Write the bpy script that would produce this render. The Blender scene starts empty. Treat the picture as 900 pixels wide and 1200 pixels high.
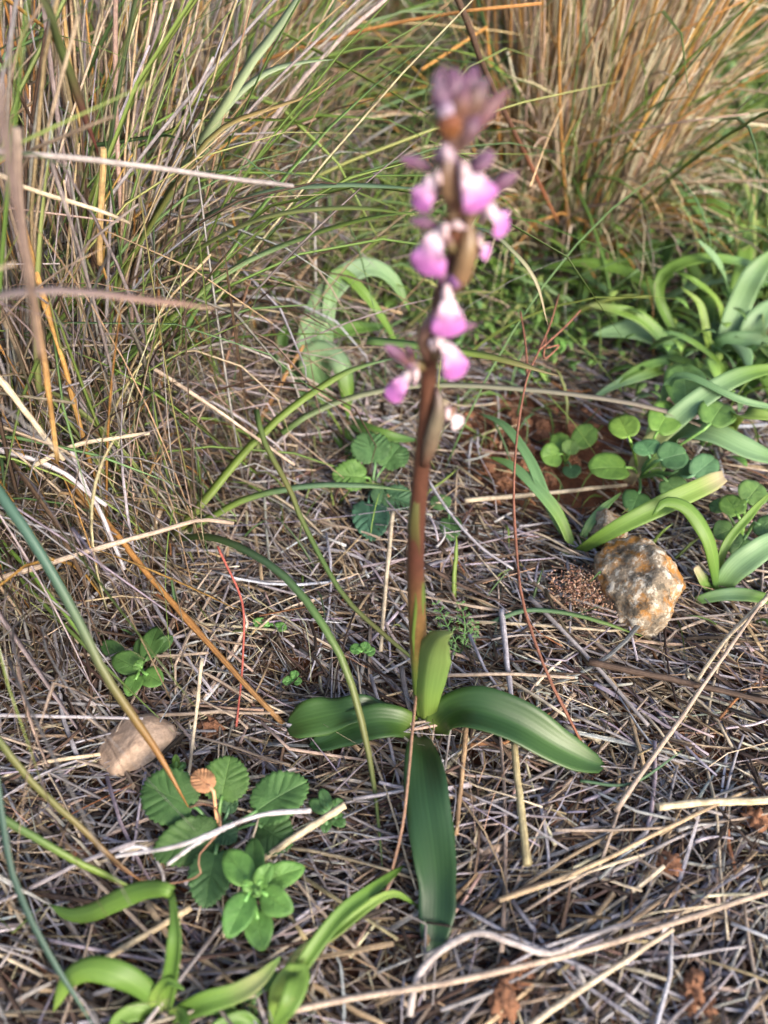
import bpy, bmesh, math, random
import numpy as np
from mathutils import Vector, noise as mnoise
rng = np.random.default_rng(11)
random.seed(5)
S = bpy.context.scene
COL = S.collection
R = math.radians

# ------------------------------------------------------------------ camera
H, PITCH, FPX = 0.376, R(42), 903.0          # phone held 38 cm above the ground
cam = bpy.data.cameras.new('camera'); camo = bpy.data.objects.new('camera', cam); COL.objects.link(camo)
camo.location = (0, 0, H); camo.rotation_euler = (R(90) - PITCH, 0, 0)
cam.sensor_fit = 'VERTICAL'; cam.sensor_height = 36; cam.lens = 36 * FPX / 1200
cam.clip_start = 0.005; cam.clip_end = 400
cam.dof.use_dof = True; cam.dof.focus_distance = 0.44; cam.dof.aperture_fstop = 4.9
S.camera = camo
# ------------------------------------------------------------------ light
SUN_EL, SUN_AZ = R(27), R(146)               # azimuth clockwise from +Y
w = bpy.data.worlds.new('World'); S.world = w; w.use_nodes = True
nt = w.node_tree; bg = nt.nodes['Background']
sky = nt.nodes.new('ShaderNodeTexSky'); sky.sky_type = 'NISHITA'; sky.sun_disc = False
sky.sun_elevation = SUN_EL; sky.sun_rotation = SUN_AZ; sky.dust_density = 3.0; sky.ozone_density = 1.0
nt.links.new(sky.outputs[0], bg.inputs[0]); bg.inputs[1].default_value = 0.15
sun = bpy.data.lights.new('sun', 'SUN'); sun.energy = 2.0; sun.angle = R(24); sun.color = (1, .93, .81)
suno = bpy.data.objects.new('sun', sun); COL.objects.link(suno)
sd = Vector((math.sin(SUN_AZ) * math.cos(SUN_EL), math.cos(SUN_AZ) * math.cos(SUN_EL), math.sin(SUN_EL)))
suno.rotation_euler = sd.to_track_quat('Z', 'Y').to_euler()
S.view_settings.view_transform = 'Standard'; S.view_settings.look = 'None'
S.view_settings.gamma = 1; S.view_settings.use_curve_mapping = False
S.view_settings.exposure = 1.33

# ------------------------------------------------------------------ pixel -> place
SP, CP = math.sin(PITCH), math.cos(PITCH)
def W(px, py, z=None, y=None):
    """photo pixel to a point on the plane of height z, or at forward distance y"""
    a, v = (px - 450) / FPX, (py - 600) / FPX
    d = (a, CP - SP * v, -(SP + CP * v))
    t = (z - H) / d[2] if y is None else y / d[1]
    return np.array((d[0] * t, d[1] * t, H + d[2] * t))
def WP(l):
    o = []
    for p in l:
        o.append(W(p[0], p[1], p[2]) if len(p) == 3 else W(p[0], p[1], None, p[3]))
    return np.array(o)
def pxm(px, p):
    """size in metres of px photo pixels at point p"""
    d = p - np.array((0, 0, H))
    return px / FPX * (d[1] * CP - d[2] * SP)

# ------------------------------------------------------------------ ground height
def gz(x, y):
    x = np.asarray(x, float); y = np.asarray(y, float)
    return 0.0022 * (np.sin(x * 41 + 1.3) * np.sin(y * 37 + .4) + np.sin(x * 83 + y * 60) * .5) - .001 \
        + .02 * np.exp(-(((x + .34) / .16) ** 2 + ((y - .62) / .2) ** 2)) \
        + .025 * np.exp(-(((x - .205) / .12) ** 2 + ((y - .91) / .12) ** 2))
def fbm(x, y, s=1.0):
    return (np.sin(x * 23 * s + 1) * np.sin(y * 29 * s + 2) + .6 * np.sin(x * 57 * s + y * 31 * s) + .4 * np.sin(y * 91 * s - x * 47 * s)) / 2

# ------------------------------------------------------------------ mesh builders
def catmull(p, n):
    p = np.asarray(p, float)
    if len(p) == 2: p = np.array([p[0], (p[0] + p[1]) / 2, p[1]])
    q = np.vstack([2 * p[0] - p[1], p, 2 * p[-1] - p[-2]])
    seg = np.linalg.norm(np.diff(p, axis=0), axis=1); cum = np.r_[0, np.cumsum(seg)]
    out = []
    for s in np.linspace(0, cum[-1], n):
        i = min(np.searchsorted(cum, s, side='right') - 1, len(p) - 2); t = (s - cum[i]) / max(seg[i], 1e-9)
        a, b, c, d = q[i:i + 4]
        out.append(.5 * (2 * b + (c - a) * t + (2 * a - 5 * b + 4 * c - d) * t * t + (3 * b - a - 3 * c + d) * t ** 3))
    return np.array(out)
def nrm(a): return a / np.maximum(np.linalg.norm(a, axis=-1, keepdims=True), 1e-12)
TUBE = lambda n: np.array([(math.cos(2 * math.pi * k / n), math.sin(2 * math.pi * k / n)) for k in range(n)])
BLADE = np.array([(-1, .30), (0, .0), (1, .30), (0, -.14)])          # V-folded grass blade with thickness
FLAT = np.array([(-1, .05), (-.3, .16), (.5, .2), (1, 0), (.3, -.12)])
def sweep(name, P, wa, cs, col, wb=None, ref=None, twist=None, mat=None):
    """N strands at once: P (N,K,3) paths, wa (N,K) half widths, cs cross-section, col (N,3) or (N,K,3)"""
    P = np.asarray(P, float)
    if P.ndim == 2: P = P[None]
    N, K, _ = P.shape; C = len(cs)
    wa = np.broadcast_to(np.asarray(wa, float), (N, K)) if np.ndim(wa) != 1 or len(np.atleast_1d(wa)) == K else np.asarray(wa)[:, None] * np.ones((1, K))
    wb = wa if wb is None else np.broadcast_to(wb, (N, K))
    T = nrm(np.gradient(P, axis=1))
    ref = np.array((.13, .21, 1.)) if ref is None else np.asarray(ref, float)
    ref = np.broadcast_to(ref.reshape((-1, 1, 3)) if ref.ndim == 2 else ref, P.shape)
    Sd = nrm(np.cross(T, ref) + 1e-9); Nn = np.cross(Sd, T)
    a, b = cs[:, 0][None, None], cs[:, 1][None, None]
    A, B = a * wa[..., None], b * wb[..., None]
    if twist is not None:
        tw = np.broadcast_to(twist, (N, K))[..., None]; A, B = A * np.cos(tw) - B * np.sin(tw), A * np.sin(tw) + B * np.cos(tw)
    V = P[:, :, None] + Sd[:, :, None] * A[..., None] + Nn[:, :, None] * B[..., None]
    idx = np.arange(N * K * C).reshape(N, K, C)
    i0, i1 = idx[:, :-1], idx[:, 1:]
    q = np.stack([i0, np.roll(i0, -1, 2), np.roll(i1, -1, 2), i1], -1).reshape(-1, 4)
    u0 = np.broadcast_to((np.arange(C) / C), (N, K - 1, C)); u1 = u0 + 1 / C
    v0 = np.broadcast_to((np.arange(K - 1) / (K - 1))[None, :, None], (N, K - 1, C)); v1 = v0 + 1 / (K - 1)
    off = np.arange(N)[:, None, None] * 3.7
    uv = np.stack([np.stack([u0 + off, v0], -1), np.stack([u1 + off, v0], -1), np.stack([u1 + off, v1], -1), np.stack([u0 + off, v1], -1)], -2).reshape(-1, 2)
    caps = np.concatenate([idx[:, 0, ::-1], idx[:, -1]], 0)
    me = bpy.data.meshes.new(name)
    loops = np.concatenate([q.ravel(), caps.ravel()]); starts = np.concatenate([np.arange(len(q)) * 4, len(q) * 4 + np.arange(len(caps)) * C])
    me.vertices.add(N * K * C); me.loops.add(len(loops)); me.polygons.add(len(starts))
    me.vertices.foreach_set('co', V.astype(np.float32).ravel())
    me.loops.foreach_set('vertex_index', loops.astype(np.int32)); me.polygons.foreach_set('loop_start', starts.astype(np.int32))
    me.update(calc_edges=True)
    sm = np.ones(len(starts), bool); sm[len(q):] = False
    me.polygons.foreach_set('use_smooth', sm)
    ul = me.uv_layers.new(name='UVMap'); ul.data.foreach_set('uv', np.concatenate([uv, np.tile((.5, .5), (caps.size, 1))]).astype(np.float32).ravel())
    col = np.asarray(col, float)
    if col.ndim == 1: col = col[None]
    if col.ndim == 2: col = np.broadcast_to(col[:, None], (N, K, 3)) if len(col) == N else np.broadcast_to(col[None], (N, K, 3))
    c4 = np.ones((N, K, C, 4), np.float32); c4[..., :3] = col[:, :, None]
    at = me.attributes.new('col', 'FLOAT_COLOR', 'POINT'); at.data.foreach_set('color', c4.ravel())
    if mat: me.materials.append(mat)
    return me
def solid(name, V, F, uv, col, thick, mat):
    """sheet of vertices and faces given a thickness, closed at its rim"""
    V = np.asarray(V, float); n = len(V)
    Nn = np.zeros_like(V)
    for f in F:
        a, b, c = V[f[0]], V[f[1]], V[f[2]]
        m = np.cross(b - a, c - a)
        for k in f: Nn[k] += m
    Nn = nrm(Nn)
    ec = {}
    for f in F:
        for k in range(len(f)):
            a, b = f[k], f[(k + 1) % len(f)]
            ec[(a, b)] = 1
    rim = [(a, b) for (a, b) in ec if (b, a) not in ec]
    faces = [tuple(f) for f in F] + [tuple(k + n for k in reversed(f)) for f in F] + [(b, a, a + n, b + n) for a, b in rim]
    me = bpy.data.meshes.new(name); me.from_pydata(np.vstack([V, V - Nn * thick]).tolist(), [], faces)
    me.polygons.foreach_set('use_smooth', np.ones(len(me.polygons), bool))
    uv2 = np.vstack([uv, uv]); ul = me.uv_layers.new(name='UVMap')
    li = np.zeros(len(me.loops), np.int32); me.loops.foreach_get('vertex_index', li)
    ul.data.foreach_set('uv', uv2[li].astype(np.float32).ravel())
    c4 = np.ones((2 * n, 4), np.float32); c4[:, :3] = np.vstack([col, col])
    me.attributes.new('col', 'FLOAT_COLOR', 'POINT').data.foreach_set('color', c4.ravel())
    if mat: me.materials.append(mat)
    return me
def strap(name, P, width, col, up=(0, -.3, 1), fold=.25, cols=6, n=22, prof=None, wave=0., wfreq=5., thick=.0005, mat=None, twist=0., curl=0.):
    """strap leaf: path, full width in metres, colours along its length"""
    P = catmull(P, n); v = np.linspace(0, 1, n)
    if prof is None: prof = [(0, .55), (.15, .8), (.4, 1), (.7, .85), (.9, .45), (1, .04)]
    wd = np.interp(v, *zip(*prof)) * width / 2
    T = nrm(np.gradient(P, axis=0)); up = np.asarray(up, float)
    up = np.broadcast_to(up, P.shape) if up.ndim == 1 else np.stack([np.interp(v, np.linspace(0, 1, len(up)), up[:, k]) for k in range(3)], -1)
    Sd = nrm(np.cross(T, up)); Nn = np.cross(Sd, T)
    tw = v * twist; Sd, Nn = Sd * np.cos(tw)[:, None] + Nn * np.sin(tw)[:, None], Nn * np.cos(tw)[:, None] - Sd * np.sin(tw)[:, None]
    u = np.linspace(-1, 1, cols + 1)
    ph = random.random() * 6
    h = fold * np.abs(u)[None] ** 1.3 * wd[:, None] - curl * (u[None] ** 2) * wd[:, None] + wave * (np.abs(u) ** 2)[None] * np.sin(v[:, None] * wfreq * 6.28 + ph + (u[None] > 0) * 1.7) * np.sin(v * 3.14)[:, None]
    V = P[:, None] + Sd[:, None] * (u[None] * wd[:, None])[..., None] + Nn[:, None] * h[..., None]
    m = cols + 1
    F = [(i * m + j, i * m + j + 1, (i + 1) * m + j + 1, (i + 1) * m + j) for i in range(n - 1) for j in range(cols)]
    uv = np.stack(np.broadcast_arrays(u[None] * .5 + .5, v[:, None]), -1).reshape(-1, 2)
    col = np.asarray(col, float); col = col[None] if col.ndim == 1 else col
    cc = np.stack([np.interp(v, np.linspace(0, 1, len(col)), col[:, k]) if len(col) > 1 else np.full(n, col[0, k]) for k in range(3)], -1)
    return solid(name, V.reshape(-1, 3), F, uv, np.repeat(cc, m, 0), thick, mat)
def broad(name, base, tip, width, col, up=(0, -.4, 1), teeth=0, cup=.12, bulge=.0006, heart=.08, shape=.9, mat=None, thick=.0003, droop=.1, rings=6, n=132, notch=0.):
    """broad leaf with a crenate rim from its base to its tip"""
    base, tip = np.asarray(base), np.asarray(tip); L = np.linalg.norm(tip - base)
    T = (tip - base) / L; Sd = nrm(np.cross(T, np.asarray(up, float))); Nn = np.cross(Sd, T)
    th = np.arange(n) / n * 2 * math.pi
    x = np.cos(th); y = np.sin(th)
    yy = np.sign(y) * np.abs(y) ** 1.0 * width / 2 * (1 - (1 - shape) * x - .12 * x * x)
    xx = L * (.5 + .5 * x); near = np.exp(-((th - math.pi) / .35) ** 2); xx = xx + heart * L * near
    if teeth:
        tt = 1 + .085 * (np.abs(np.sin(th * teeth / 2)) - .5) * (1 - .8 * near)
        xx = L * .5 + (xx - L * .5) * tt; yy = yy * tt
    if notch: xx = xx - notch * L * np.exp(-(np.minimum(th, 2 * math.pi - th) / .22) ** 2)
    rad = (np.arange(1, rings + 1) / rings) ** .85
    c0 = np.array((L * .48, 0.))
    pts = [c0] + [c0 + (np.array((xx[k], yy[k])) - c0) * r for r in rad for k in range(n)]
    pts = np.array(pts); X, Y = pts[:, 0] / L, pts[:, 1] / (width / 2)
    sv = np.abs(np.sin((X - .35 * np.abs(Y)) * math.pi * 6))
    z = cup * width * .5 * np.abs(Y) ** 1.5 - droop * L * (X - .4) ** 2 * 2 + bulge * sv * np.minimum(1, np.abs(Y) * 4) + bulge * .9 * np.sin(X * 9 + Y * 5 + random.random() * 6) * np.abs(Y)
    V = base + T * pts[:, :1] + Sd * pts[:, 1:2] + Nn * z[:, None]
    F = [(0, 1 + k, 1 + (k + 1) % n) for k in range(n)]
    for r in range(rings - 1):
        a, b = 1 + r * n, 1 + (r + 1) * n
        F += [(a + k, b + k, b + (k + 1) % n, a + (k + 1) % n) for k in range(n)]
    uv = np.stack([Y * .5 + .5, X], -1)
    cc = np.broadcast_to(np.asarray(col, float), (len(V), 3)) * (1 + .12 * fbm(X, Y, .12)[:, None])
    return solid(name, V, F, uv, cc, thick, mat)

# ------------------------------------------------------------------ objects
def link(name, me, parent=None, origin=None):
    o = bpy.data.objects.new(name, me); COL.objects.link(o)
    if origin is None and parent is not None: origin = parent['_o'] if '_o' in parent else (0, 0, 0)
    if origin is not None and me is not None:
        me.transform(__import__('mathutils').Matrix.Translation([-float(k) for k in origin]))
    if parent is not None: o.parent = parent
    elif origin is not None: o.location = [float(k) for k in origin]
    return o
def tag(o, label, cat, group=None):
    o['label'] = label; o['category'] = cat
    if group: o['group'] = group
    return o
def thing(name, label, cat, loc, group=None):
    o = bpy.data.objects.new(name, None); COL.objects.link(o); o.location = [float(k) for k in loc]; o.empty_display_size = .01
    o['_o'] = [float(k) for k in loc]
    return tag(o, label, cat, group)
def part(name, me, parent, sub=False):
    """a mesh built in world space becomes a child of a thing (or of a part of it)"""
    root = parent if '_o' in parent else parent.parent
    o = link(name, me, None); o.parent = parent
    me.transform(__import__('mathutils').Matrix.Translation([-k for k in root['_o']]))
    return o

# ------------------------------------------------------------------ materials
def newmat(name):
    m = bpy.data.materials.new(name); m.use_nodes = True; t = m.node_tree
    return m, t, t.nodes['Principled BSDF'], t.nodes['Material Output']
def nd(t, typ, **kw):
    n = t.nodes.new(typ)
    for k, v in kw.items():
        if k.startswith('i_'): n.inputs[k[2:].replace('_', ' ')].default_value = v
        else: setattr(n, k, v)
    return n
def math_(t, op, a, b=None, c=None):
    n = nd(t, 'ShaderNodeMath', operation=op)
    for i, x in enumerate((a, b, c)):
        if x is None: continue
        if hasattr(x, 'links'): t.links.new(x, n.inputs[i])
        else: n.inputs[i].default_value = x
    return n.outputs[0]
def mixc(t, f, a, b, mode='MIX'):
    n = nd(t, 'ShaderNodeMix', data_type='RGBA', blend_type=mode)
    for s, x in ((n.inputs[0], f), (n.inputs[6], a), (n.inputs[7], b)):
        if hasattr(x, 'links'): t.links.new(x, s)
        else: s.default_value = x if not isinstance(x, tuple) or len(x) == 4 else (*x, 1)
    return n.outputs[2]
def ramp(t, x, stops):
    n = nd(t, 'ShaderNodeValToRGB'); t.links.new(x, n.inputs[0]); e = n.color_ramp.elements
    while len(e) < len(stops): e.new(.5)
    for k, (p, c) in enumerate(stops): e[k].position = p; e[k].color = (*c, 1) if len(c) == 3 else c
    return n.outputs[0]
def uvscaled(t, sx, sy):
    u = nd(t, 'ShaderNodeUVMap', uv_map='UVMap'); m = nd(t, 'ShaderNodeMapping'); t.links.new(u.outputs[0], m.inputs[0])
    m.inputs['Scale'].default_value = (sx, sy, 1); return m.outputs[0]
def noise(t, vec, scale, detail=3, rough=.6):
    n = nd(t, 'ShaderNodeTexNoise'); n.inputs['Scale'].default_value = scale; n.inputs['Detail'].default_value = detail; n.inputs['Roughness'].default_value = rough
    if vec is not None: t.links.new(vec, n.inputs['Vector'])
    return n.outputs[0]
def geo(t): return nd(t, 'ShaderNodeNewGeometry').outputs['Position']
def bump(t, h, strength, dist, bs):
    b = nd(t, 'ShaderNodeBump'); b.inputs['Strength'].default_value = strength; b.inputs['Distance'].default_value = dist
    t.links.new(h, b.inputs['Height']); t.links.new(b.outputs[0], bs.inputs['Normal'])
def translucent(t, bs, out, c, f):
    tr = nd(t, 'ShaderNodeBsdfTranslucent'); t.links.new(c, tr.inputs[0]); mx = nd(t, 'ShaderNodeMixShader'); mx.inputs[0].default_value = f
    t.links.new(bs.outputs[0], mx.inputs[1]); t.links.new(tr.outputs[0], mx.inputs[2]); t.links.new(mx.outputs[0], out.inputs[0])
def m_straw(name, lo, hi, trans):
    m, t, bs, out = newmat(name)
    a = nd(t, 'ShaderNodeAttribute', attribute_name='col').outputs[0]
    st = noise(t, uvscaled(t, 9, .7), 2.2, 3, .6)                     # long fibres
    bl = noise(t, geo(t), 95, 4, .65)                                 # weathering
    c = mixc(t, ramp(t, st, [(.36, (0, 0, 0)), (.62, (1, 1, 1))]), mixc(t, 1, a, (lo, lo * .94, lo * .94), 'MULTIPLY'), mixc(t, 1, a, (hi,) * 3, 'MULTIPLY'))
    fine = noise(t, geo(t), 420, 4, .7); c = mixc(t, ramp(t, fine, [(.42, (.55,) * 3), (.6, (0, 0, 0))]), c, mixc(t, 1, a, (.5, .46, .45), 'MULTIPLY'))
    c = mixc(t, ramp(t, bl, [(.5, (0, 0, 0)), (.72, (.75,) * 3)]), c, mixc(t, 1, a, (.36, .33, .34), 'MULTIPLY'))
    t.links.new(c, bs.inputs['Base Color']); bs.inputs['Roughness'].default_value = .68; bs.inputs['Specular IOR Level'].default_value = .25
    bump(t, math_(t, 'ADD', st, math_(t, 'MULTIPLY', fine, .6)), .8, .0005, bs)
    if trans: translucent(t, bs, out, c, trans)
    return m
def m_leaf(name, veins=46, rough=.42, trans=.28, spots=.15, spec=.45, vc=.055):
    m, t, bs, out = newmat(name)
    a = nd(t, 'ShaderNodeAttribute', attribute_name='col').outputs[0]
    u = nd(t, 'ShaderNodeUVMap', uv_map='UVMap'); sx = nd(t, 'ShaderNodeSeparateXYZ'); t.links.new(u.outputs[0], sx.inputs[0])
    vn = math_(t, 'SINE', math_(t, 'MULTIPLY', sx.outputs[0], float(veins)))
    n1 = noise(t, geo(t), 140, 4, .6); n2 = noise(t, uvscaled(t, 30, 2.0), 1.5, 3)
    c = mixc(t, ramp(t, n2, [(.3, (0, 0, 0)), (.7, (1, 1, 1))]), mixc(t, 1, a, (.85, .87, .83), 'MULTIPLY'), mixc(t, 1, a, (1.1, 1.08, 1.0), 'MULTIPLY'))
    c = mixc(t, math_(t, 'MULTIPLY', math_(t, 'ADD', vn, 1.0), vc), c, mixc(t, 1, a, (.6, .68, .55), 'MULTIPLY'))
    mid = ramp(t, math_(t, 'ABSOLUTE', math_(t, 'SUBTRACT', sx.outputs[0], .5)), [(0, (.35,) * 3), (.035, (0, 0, 0))])
    c = mixc(t, mid, c, mixc(t, 1, a, (1.7, 1.6, 1.6), 'MULTIPLY'))
    c = mixc(t, ramp(t, n1, [(.66, (0, 0, 0)), (.76, (spots,) * 3)]), c, (.3, .26, .1))
    t.links.new(c, bs.inputs['Base Color']); bs.inputs['Roughness'].default_value = rough; bs.inputs['Specular IOR Level'].default_value = spec
    bump(t, math_(t, 'ADD', math_(t, 'MULTIPLY', vn, .35), n2), .16, .0003, bs); translucent(t, bs, out, c, trans); return m
def m_broad(name, rough=.55, trans=.22, nv=6.0):
    m, t, bs, out = newmat(name)
    a = nd(t, 'ShaderNodeAttribute', attribute_name='col').outputs[0]
    u = nd(t, 'ShaderNodeUVMap', uv_map='UVMap'); sx = nd(t, 'ShaderNodeSeparateXYZ'); t.links.new(u.outputs[0], sx.inputs[0])
    ua = math_(t, 'ABSOLUTE', math_(t, 'SUBTRACT', sx.outputs[0], .5))
    sv = math_(t, 'ABSOLUTE', math_(t, 'SINE', math_(t, 'MULTIPLY', math_(t, 'SUBTRACT', sx.outputs[1], math_(t, 'MULTIPLY', ua, .7)), math.pi * nv)))
    side = ramp(t, sv, [(0, (1, 1, 1)), (.16, (0, 0, 0))]); mid = ramp(t, ua, [(0, (1, 1, 1)), (.025, (0, 0, 0))])
    vein = math_(t, 'MAXIMUM', math_(t, 'MULTIPLY', side, .45), mid)
    fine = nd(t, 'ShaderNodeTexVoronoi', feature='DISTANCE_TO_EDGE'); fine.inputs['Scale'].default_value = 900; t.links.new(geo(t), fine.inputs['Vector'])
    fl = ramp(t, fine.outputs[0], [(0, (0, 0, 0)), (.3, (1, 1, 1))])
    n1 = noise(t, geo(t), 160, 4, .6)
    c = mixc(t, ramp(t, n1, [(.3, (0, 0, 0)), (.7, (1, 1, 1))]), mixc(t, 1, a, (.75, .8, .75), 'MULTIPLY'), mixc(t, 1, a, (1.2, 1.15, 1.1), 'MULTIPLY'))
    c = mixc(t, math_(t, 'MULTIPLY', vein, .5), c, mixc(t, 1, a, (1.9, 1.6, 1.8), 'MULTIPLY'))
    t.links.new(c, bs.inputs['Base Color']); bs.inputs['Roughness'].default_value = rough; bs.inputs['Specular IOR Level'].default_value = .35
    hh = math_(t, 'SUBTRACT', math_(t, 'MULTIPLY', fl, .35), vein); bump(t, hh, .7, .0004, bs); translucent(t, bs, out, c, trans); return m
def m_plain(name, rough=.5, trans=.0, var=.25, scale=300):
    m, t, bs, out = newmat(name)
    a = nd(t, 'ShaderNodeAttribute', attribute_name='col').outputs[0]
    n1 = noise(t, geo(t), scale, 4, .6)
    c = mixc(t, ramp(t, n1, [(.3, (0, 0, 0)), (.7, (1, 1, 1))]), mixc(t, 1, a, (1 - var,) * 3, 'MULTIPLY'), mixc(t, 1, a, (1 + var,) * 3, 'MULTIPLY'))
    t.links.new(c, bs.inputs['Base Color']); bs.inputs['Roughness'].default_value = rough
    bump(t, n1, .3, .0004, bs)
    if trans: translucent(t, bs, out, c, trans)
    return m
def m_petal():
    m, t, bs, out = newmat('petal')
    a = nd(t, 'ShaderNodeAttribute', attribute_name='col').outputs[0]
    u = nd(t, 'ShaderNodeUVMap', uv_map='UVMap'); sx = nd(t, 'ShaderNodeSeparateXYZ'); t.links.new(u.outputs[0], sx.inputs[0])
    vn = noise(t, uvscaled(t, 12, 1), 1.3, 2)
    c = mixc(t, ramp(t, vn, [(.35, (0, 0, 0)), (.65, (1, 1, 1))]), mixc(t, 1, a, (.82, .68, .84), 'MULTIPLY'), a)
    t.links.new(c, bs.inputs['Base Color']); bs.inputs['Roughness'].default_value = .5; bs.inputs['Sheen Weight'].default_value = .2
    translucent(t, bs, out, c, .35); return m
def m_soil():
    m, t, bs, out = newmat('soil')
    p = geo(t); a = noise(t, p, 9, 5, .6); b = noise(t, p, 160, 6, .7); c3 = noise(t, p, 700, 4, .7)
    c = ramp(t, a, [(.35, (.12, .054, .033)), (.6, (.25, .105, .055))])
    c = mixc(t, ramp(t, b, [(.35, (.0,) * 3), (.7, (.8,) * 3)]), mixc(t, 1, c, (.5, .5, .55), 'MULTIPLY'), mixc(t, 1, c, (1.5, 1.4, 1.3), 'MULTIPLY'))
    t.links.new(c, bs.inputs['Base Color']); bs.inputs['Roughness'].default_value = .92; bs.inputs['Specular IOR Level'].default_value = .2
    bump(t, math_(t, 'ADD', b, math_(t, 'MULTIPLY', c3, .4)), 1, .004, bs); return m
def m_stone(name, stops, scale, lichen=None, bumpd=.0015):
    m, t, bs, out = newmat(name)
    tc = nd(t, 'ShaderNodeTexCoord').outputs['Object']
    a = noise(t, tc, scale, 6, .68); b = noise(t, tc, scale * 6, 5, .7)
    c = ramp(t, a, stops); c = mixc(t, ramp(t, b, [(.35, (0, 0, 0)), (.7, (1, 1, 1))]), mixc(t, 1, c, (.62, .6, .58), 'MULTIPLY'), mixc(t, 1, c, (1.12, 1.1, 1.08), 'MULTIPLY'))
    if lichen:
        for sc, lo, hi, lc, amt in lichen:
            n = noise(t, tc, sc, 6, .72); c = mixc(t, ramp(t, n, [(lo, (0, 0, 0)), (hi, (amt,) * 3)]), c, lc)
    t.links.new(c, bs.inputs['Base Color']); bs.inputs['Roughness'].default_value = .88; bs.inputs['Specular IOR Level'].default_value = .25
    bump(t, math_(t, 'ADD', a, math_(t, 'MULTIPLY', b, .5)), 1, bumpd, bs); return m
STRAW = m_straw('dry_straw', .42, 1.38, 0); DRYG = m_straw('dry_grass', .72, 1.3, .25); STRAP = m_leaf('strap_leaf', veins=64, rough=.5, spots=.3, vc=.17); ORCHL = m_leaf('orchid_leaf', veins=60, rough=.43, trans=.15, spots=.08, spec=.5)
GRASS = m_leaf('green_grass', veins=20, rough=.45, trans=.3); BROAD = m_broad('crenate_leaf'); SMOOTH = m_broad('smooth_leaf', .45, .25, 3.0)
STEM = m_plain('stem', .42, 0, .22, 260); PETAL = m_petal(); SOIL = m_soil(); MOSS = m_plain('dry_moss', 1.0, .15, .5, 400); MOSS.node_tree.nodes['Principled BSDF'].inputs['Specular IOR Level'].default_value = .05
PINKSTONE = m_stone('pink_stone', [(.3, (.36, .25, .18)), (.6, (.52, .39, .3)), (.75, (.6, .5, .42))], 45)
LICHEN = m_stone('lichen_stone', [(.32, (.1, .085, .07)), (.46, (.33, .27, .2)), (.62, (.55, .47, .36))], 60,
                 [(48, .46, .58, (.33, .14, .02), .92), (120, .53, .6, (.62, .58, .5), .75), (80, .54, .62, (.06, .055, .045), .85)], .0035)
CLOD = m_stone('red_clod', [(.3, (.2, .09, .05)), (.6, (.34, .17, .1)), (.8, (.45, .27, .18))], 120)

# ------------------------------------------------------------------ palettes (linear base colours)
TAN = np.array((.42, .315, .20)); GREY = np.array((.34, .31, .305)); CREAM = np.array((.66, .56, .41)); BROWN = np.array((.12, .08, .06))
GOLD = np.array((.46, .265, .085)); LAV = np.array((.44, .42, .455)); DARK = np.array((.06, .042, .034)); RUST = np.array((.32, .15, .07)); PINKT = np.array((.45, .36, .285))
FGREEN = [((.2, .3, .08), 3), ((.27, .36, .11), 3), ((.16, .27, .12), 3), ((.34, .38, .16), 2)]
def pal(n, items):
    w_ = np.array([k[1] for k in items], float); w_ /= w_.sum()
    i = rng.choice(len(items), n, p=w_); c = np.array([k[0] for k in items])[i]
    return np.clip(c * rng.normal(1, .16, (n, 1)) * rng.normal(1, .05, (n, 3)), .01, .85)
LITTER = [(TAN, 1.8), (GREY, 5), (CREAM, 1.4), (BROWN, 4), (LAV, 5), (DARK, 4), (PINKT, 2.0), (RUST, .5)]
DRYST = [(TAN * 1.15, 3.5), (GOLD * 1.15, 1.6), (PINKT * 1.15, 2.5), (CREAM, 5), (GREY * 1.15, 3.5), (LAV, 2.5), (BROWN, .8)]
GREEN = [((.13, .21, .055), 3), ((.18, .27, .07), 2.5), ((.10, .18, .075), 2), ((.24, .28, .1), 2), ((.14, .23, .11), 2)]

# ================================================================== SETTING
def make_ground():
    xs = np.r_[-200, -60, -20, -8, -4, -2.5, np.linspace(-1.5, 1.5, 151), 2.5, 4, 8, 20, 60, 200]
    ys = np.r_[-200, -60, -20, -6, -2, -.8, np.linspace(-.3, 2.4, 136), 3, 4, 6, 10, 25, 70, 200]
    X, Y = np.meshgrid(xs, ys); Z = gz(X, Y)
    V = np.stack([X, Y, Z], -1).reshape(-1, 3); m = len(xs)
    i, j = np.meshgrid(np.arange(len(ys) - 1), np.arange(m - 1), indexing='ij')
    F = np.stack([i * m + j, i * m + j + 1, (i + 1) * m + j + 1, (i + 1) * m + j], -1).reshape(-1, 4)
    me = bpy.data.meshes.new('ground'); me.from_pydata(V.tolist(), [], F.tolist()); me.materials.append(SOIL)
    me.polygons.foreach_set('use_smooth', np.ones(len(me.polygons), bool))
    o = link('ground', me); o['kind'] = 'structure'
make_ground()

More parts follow.
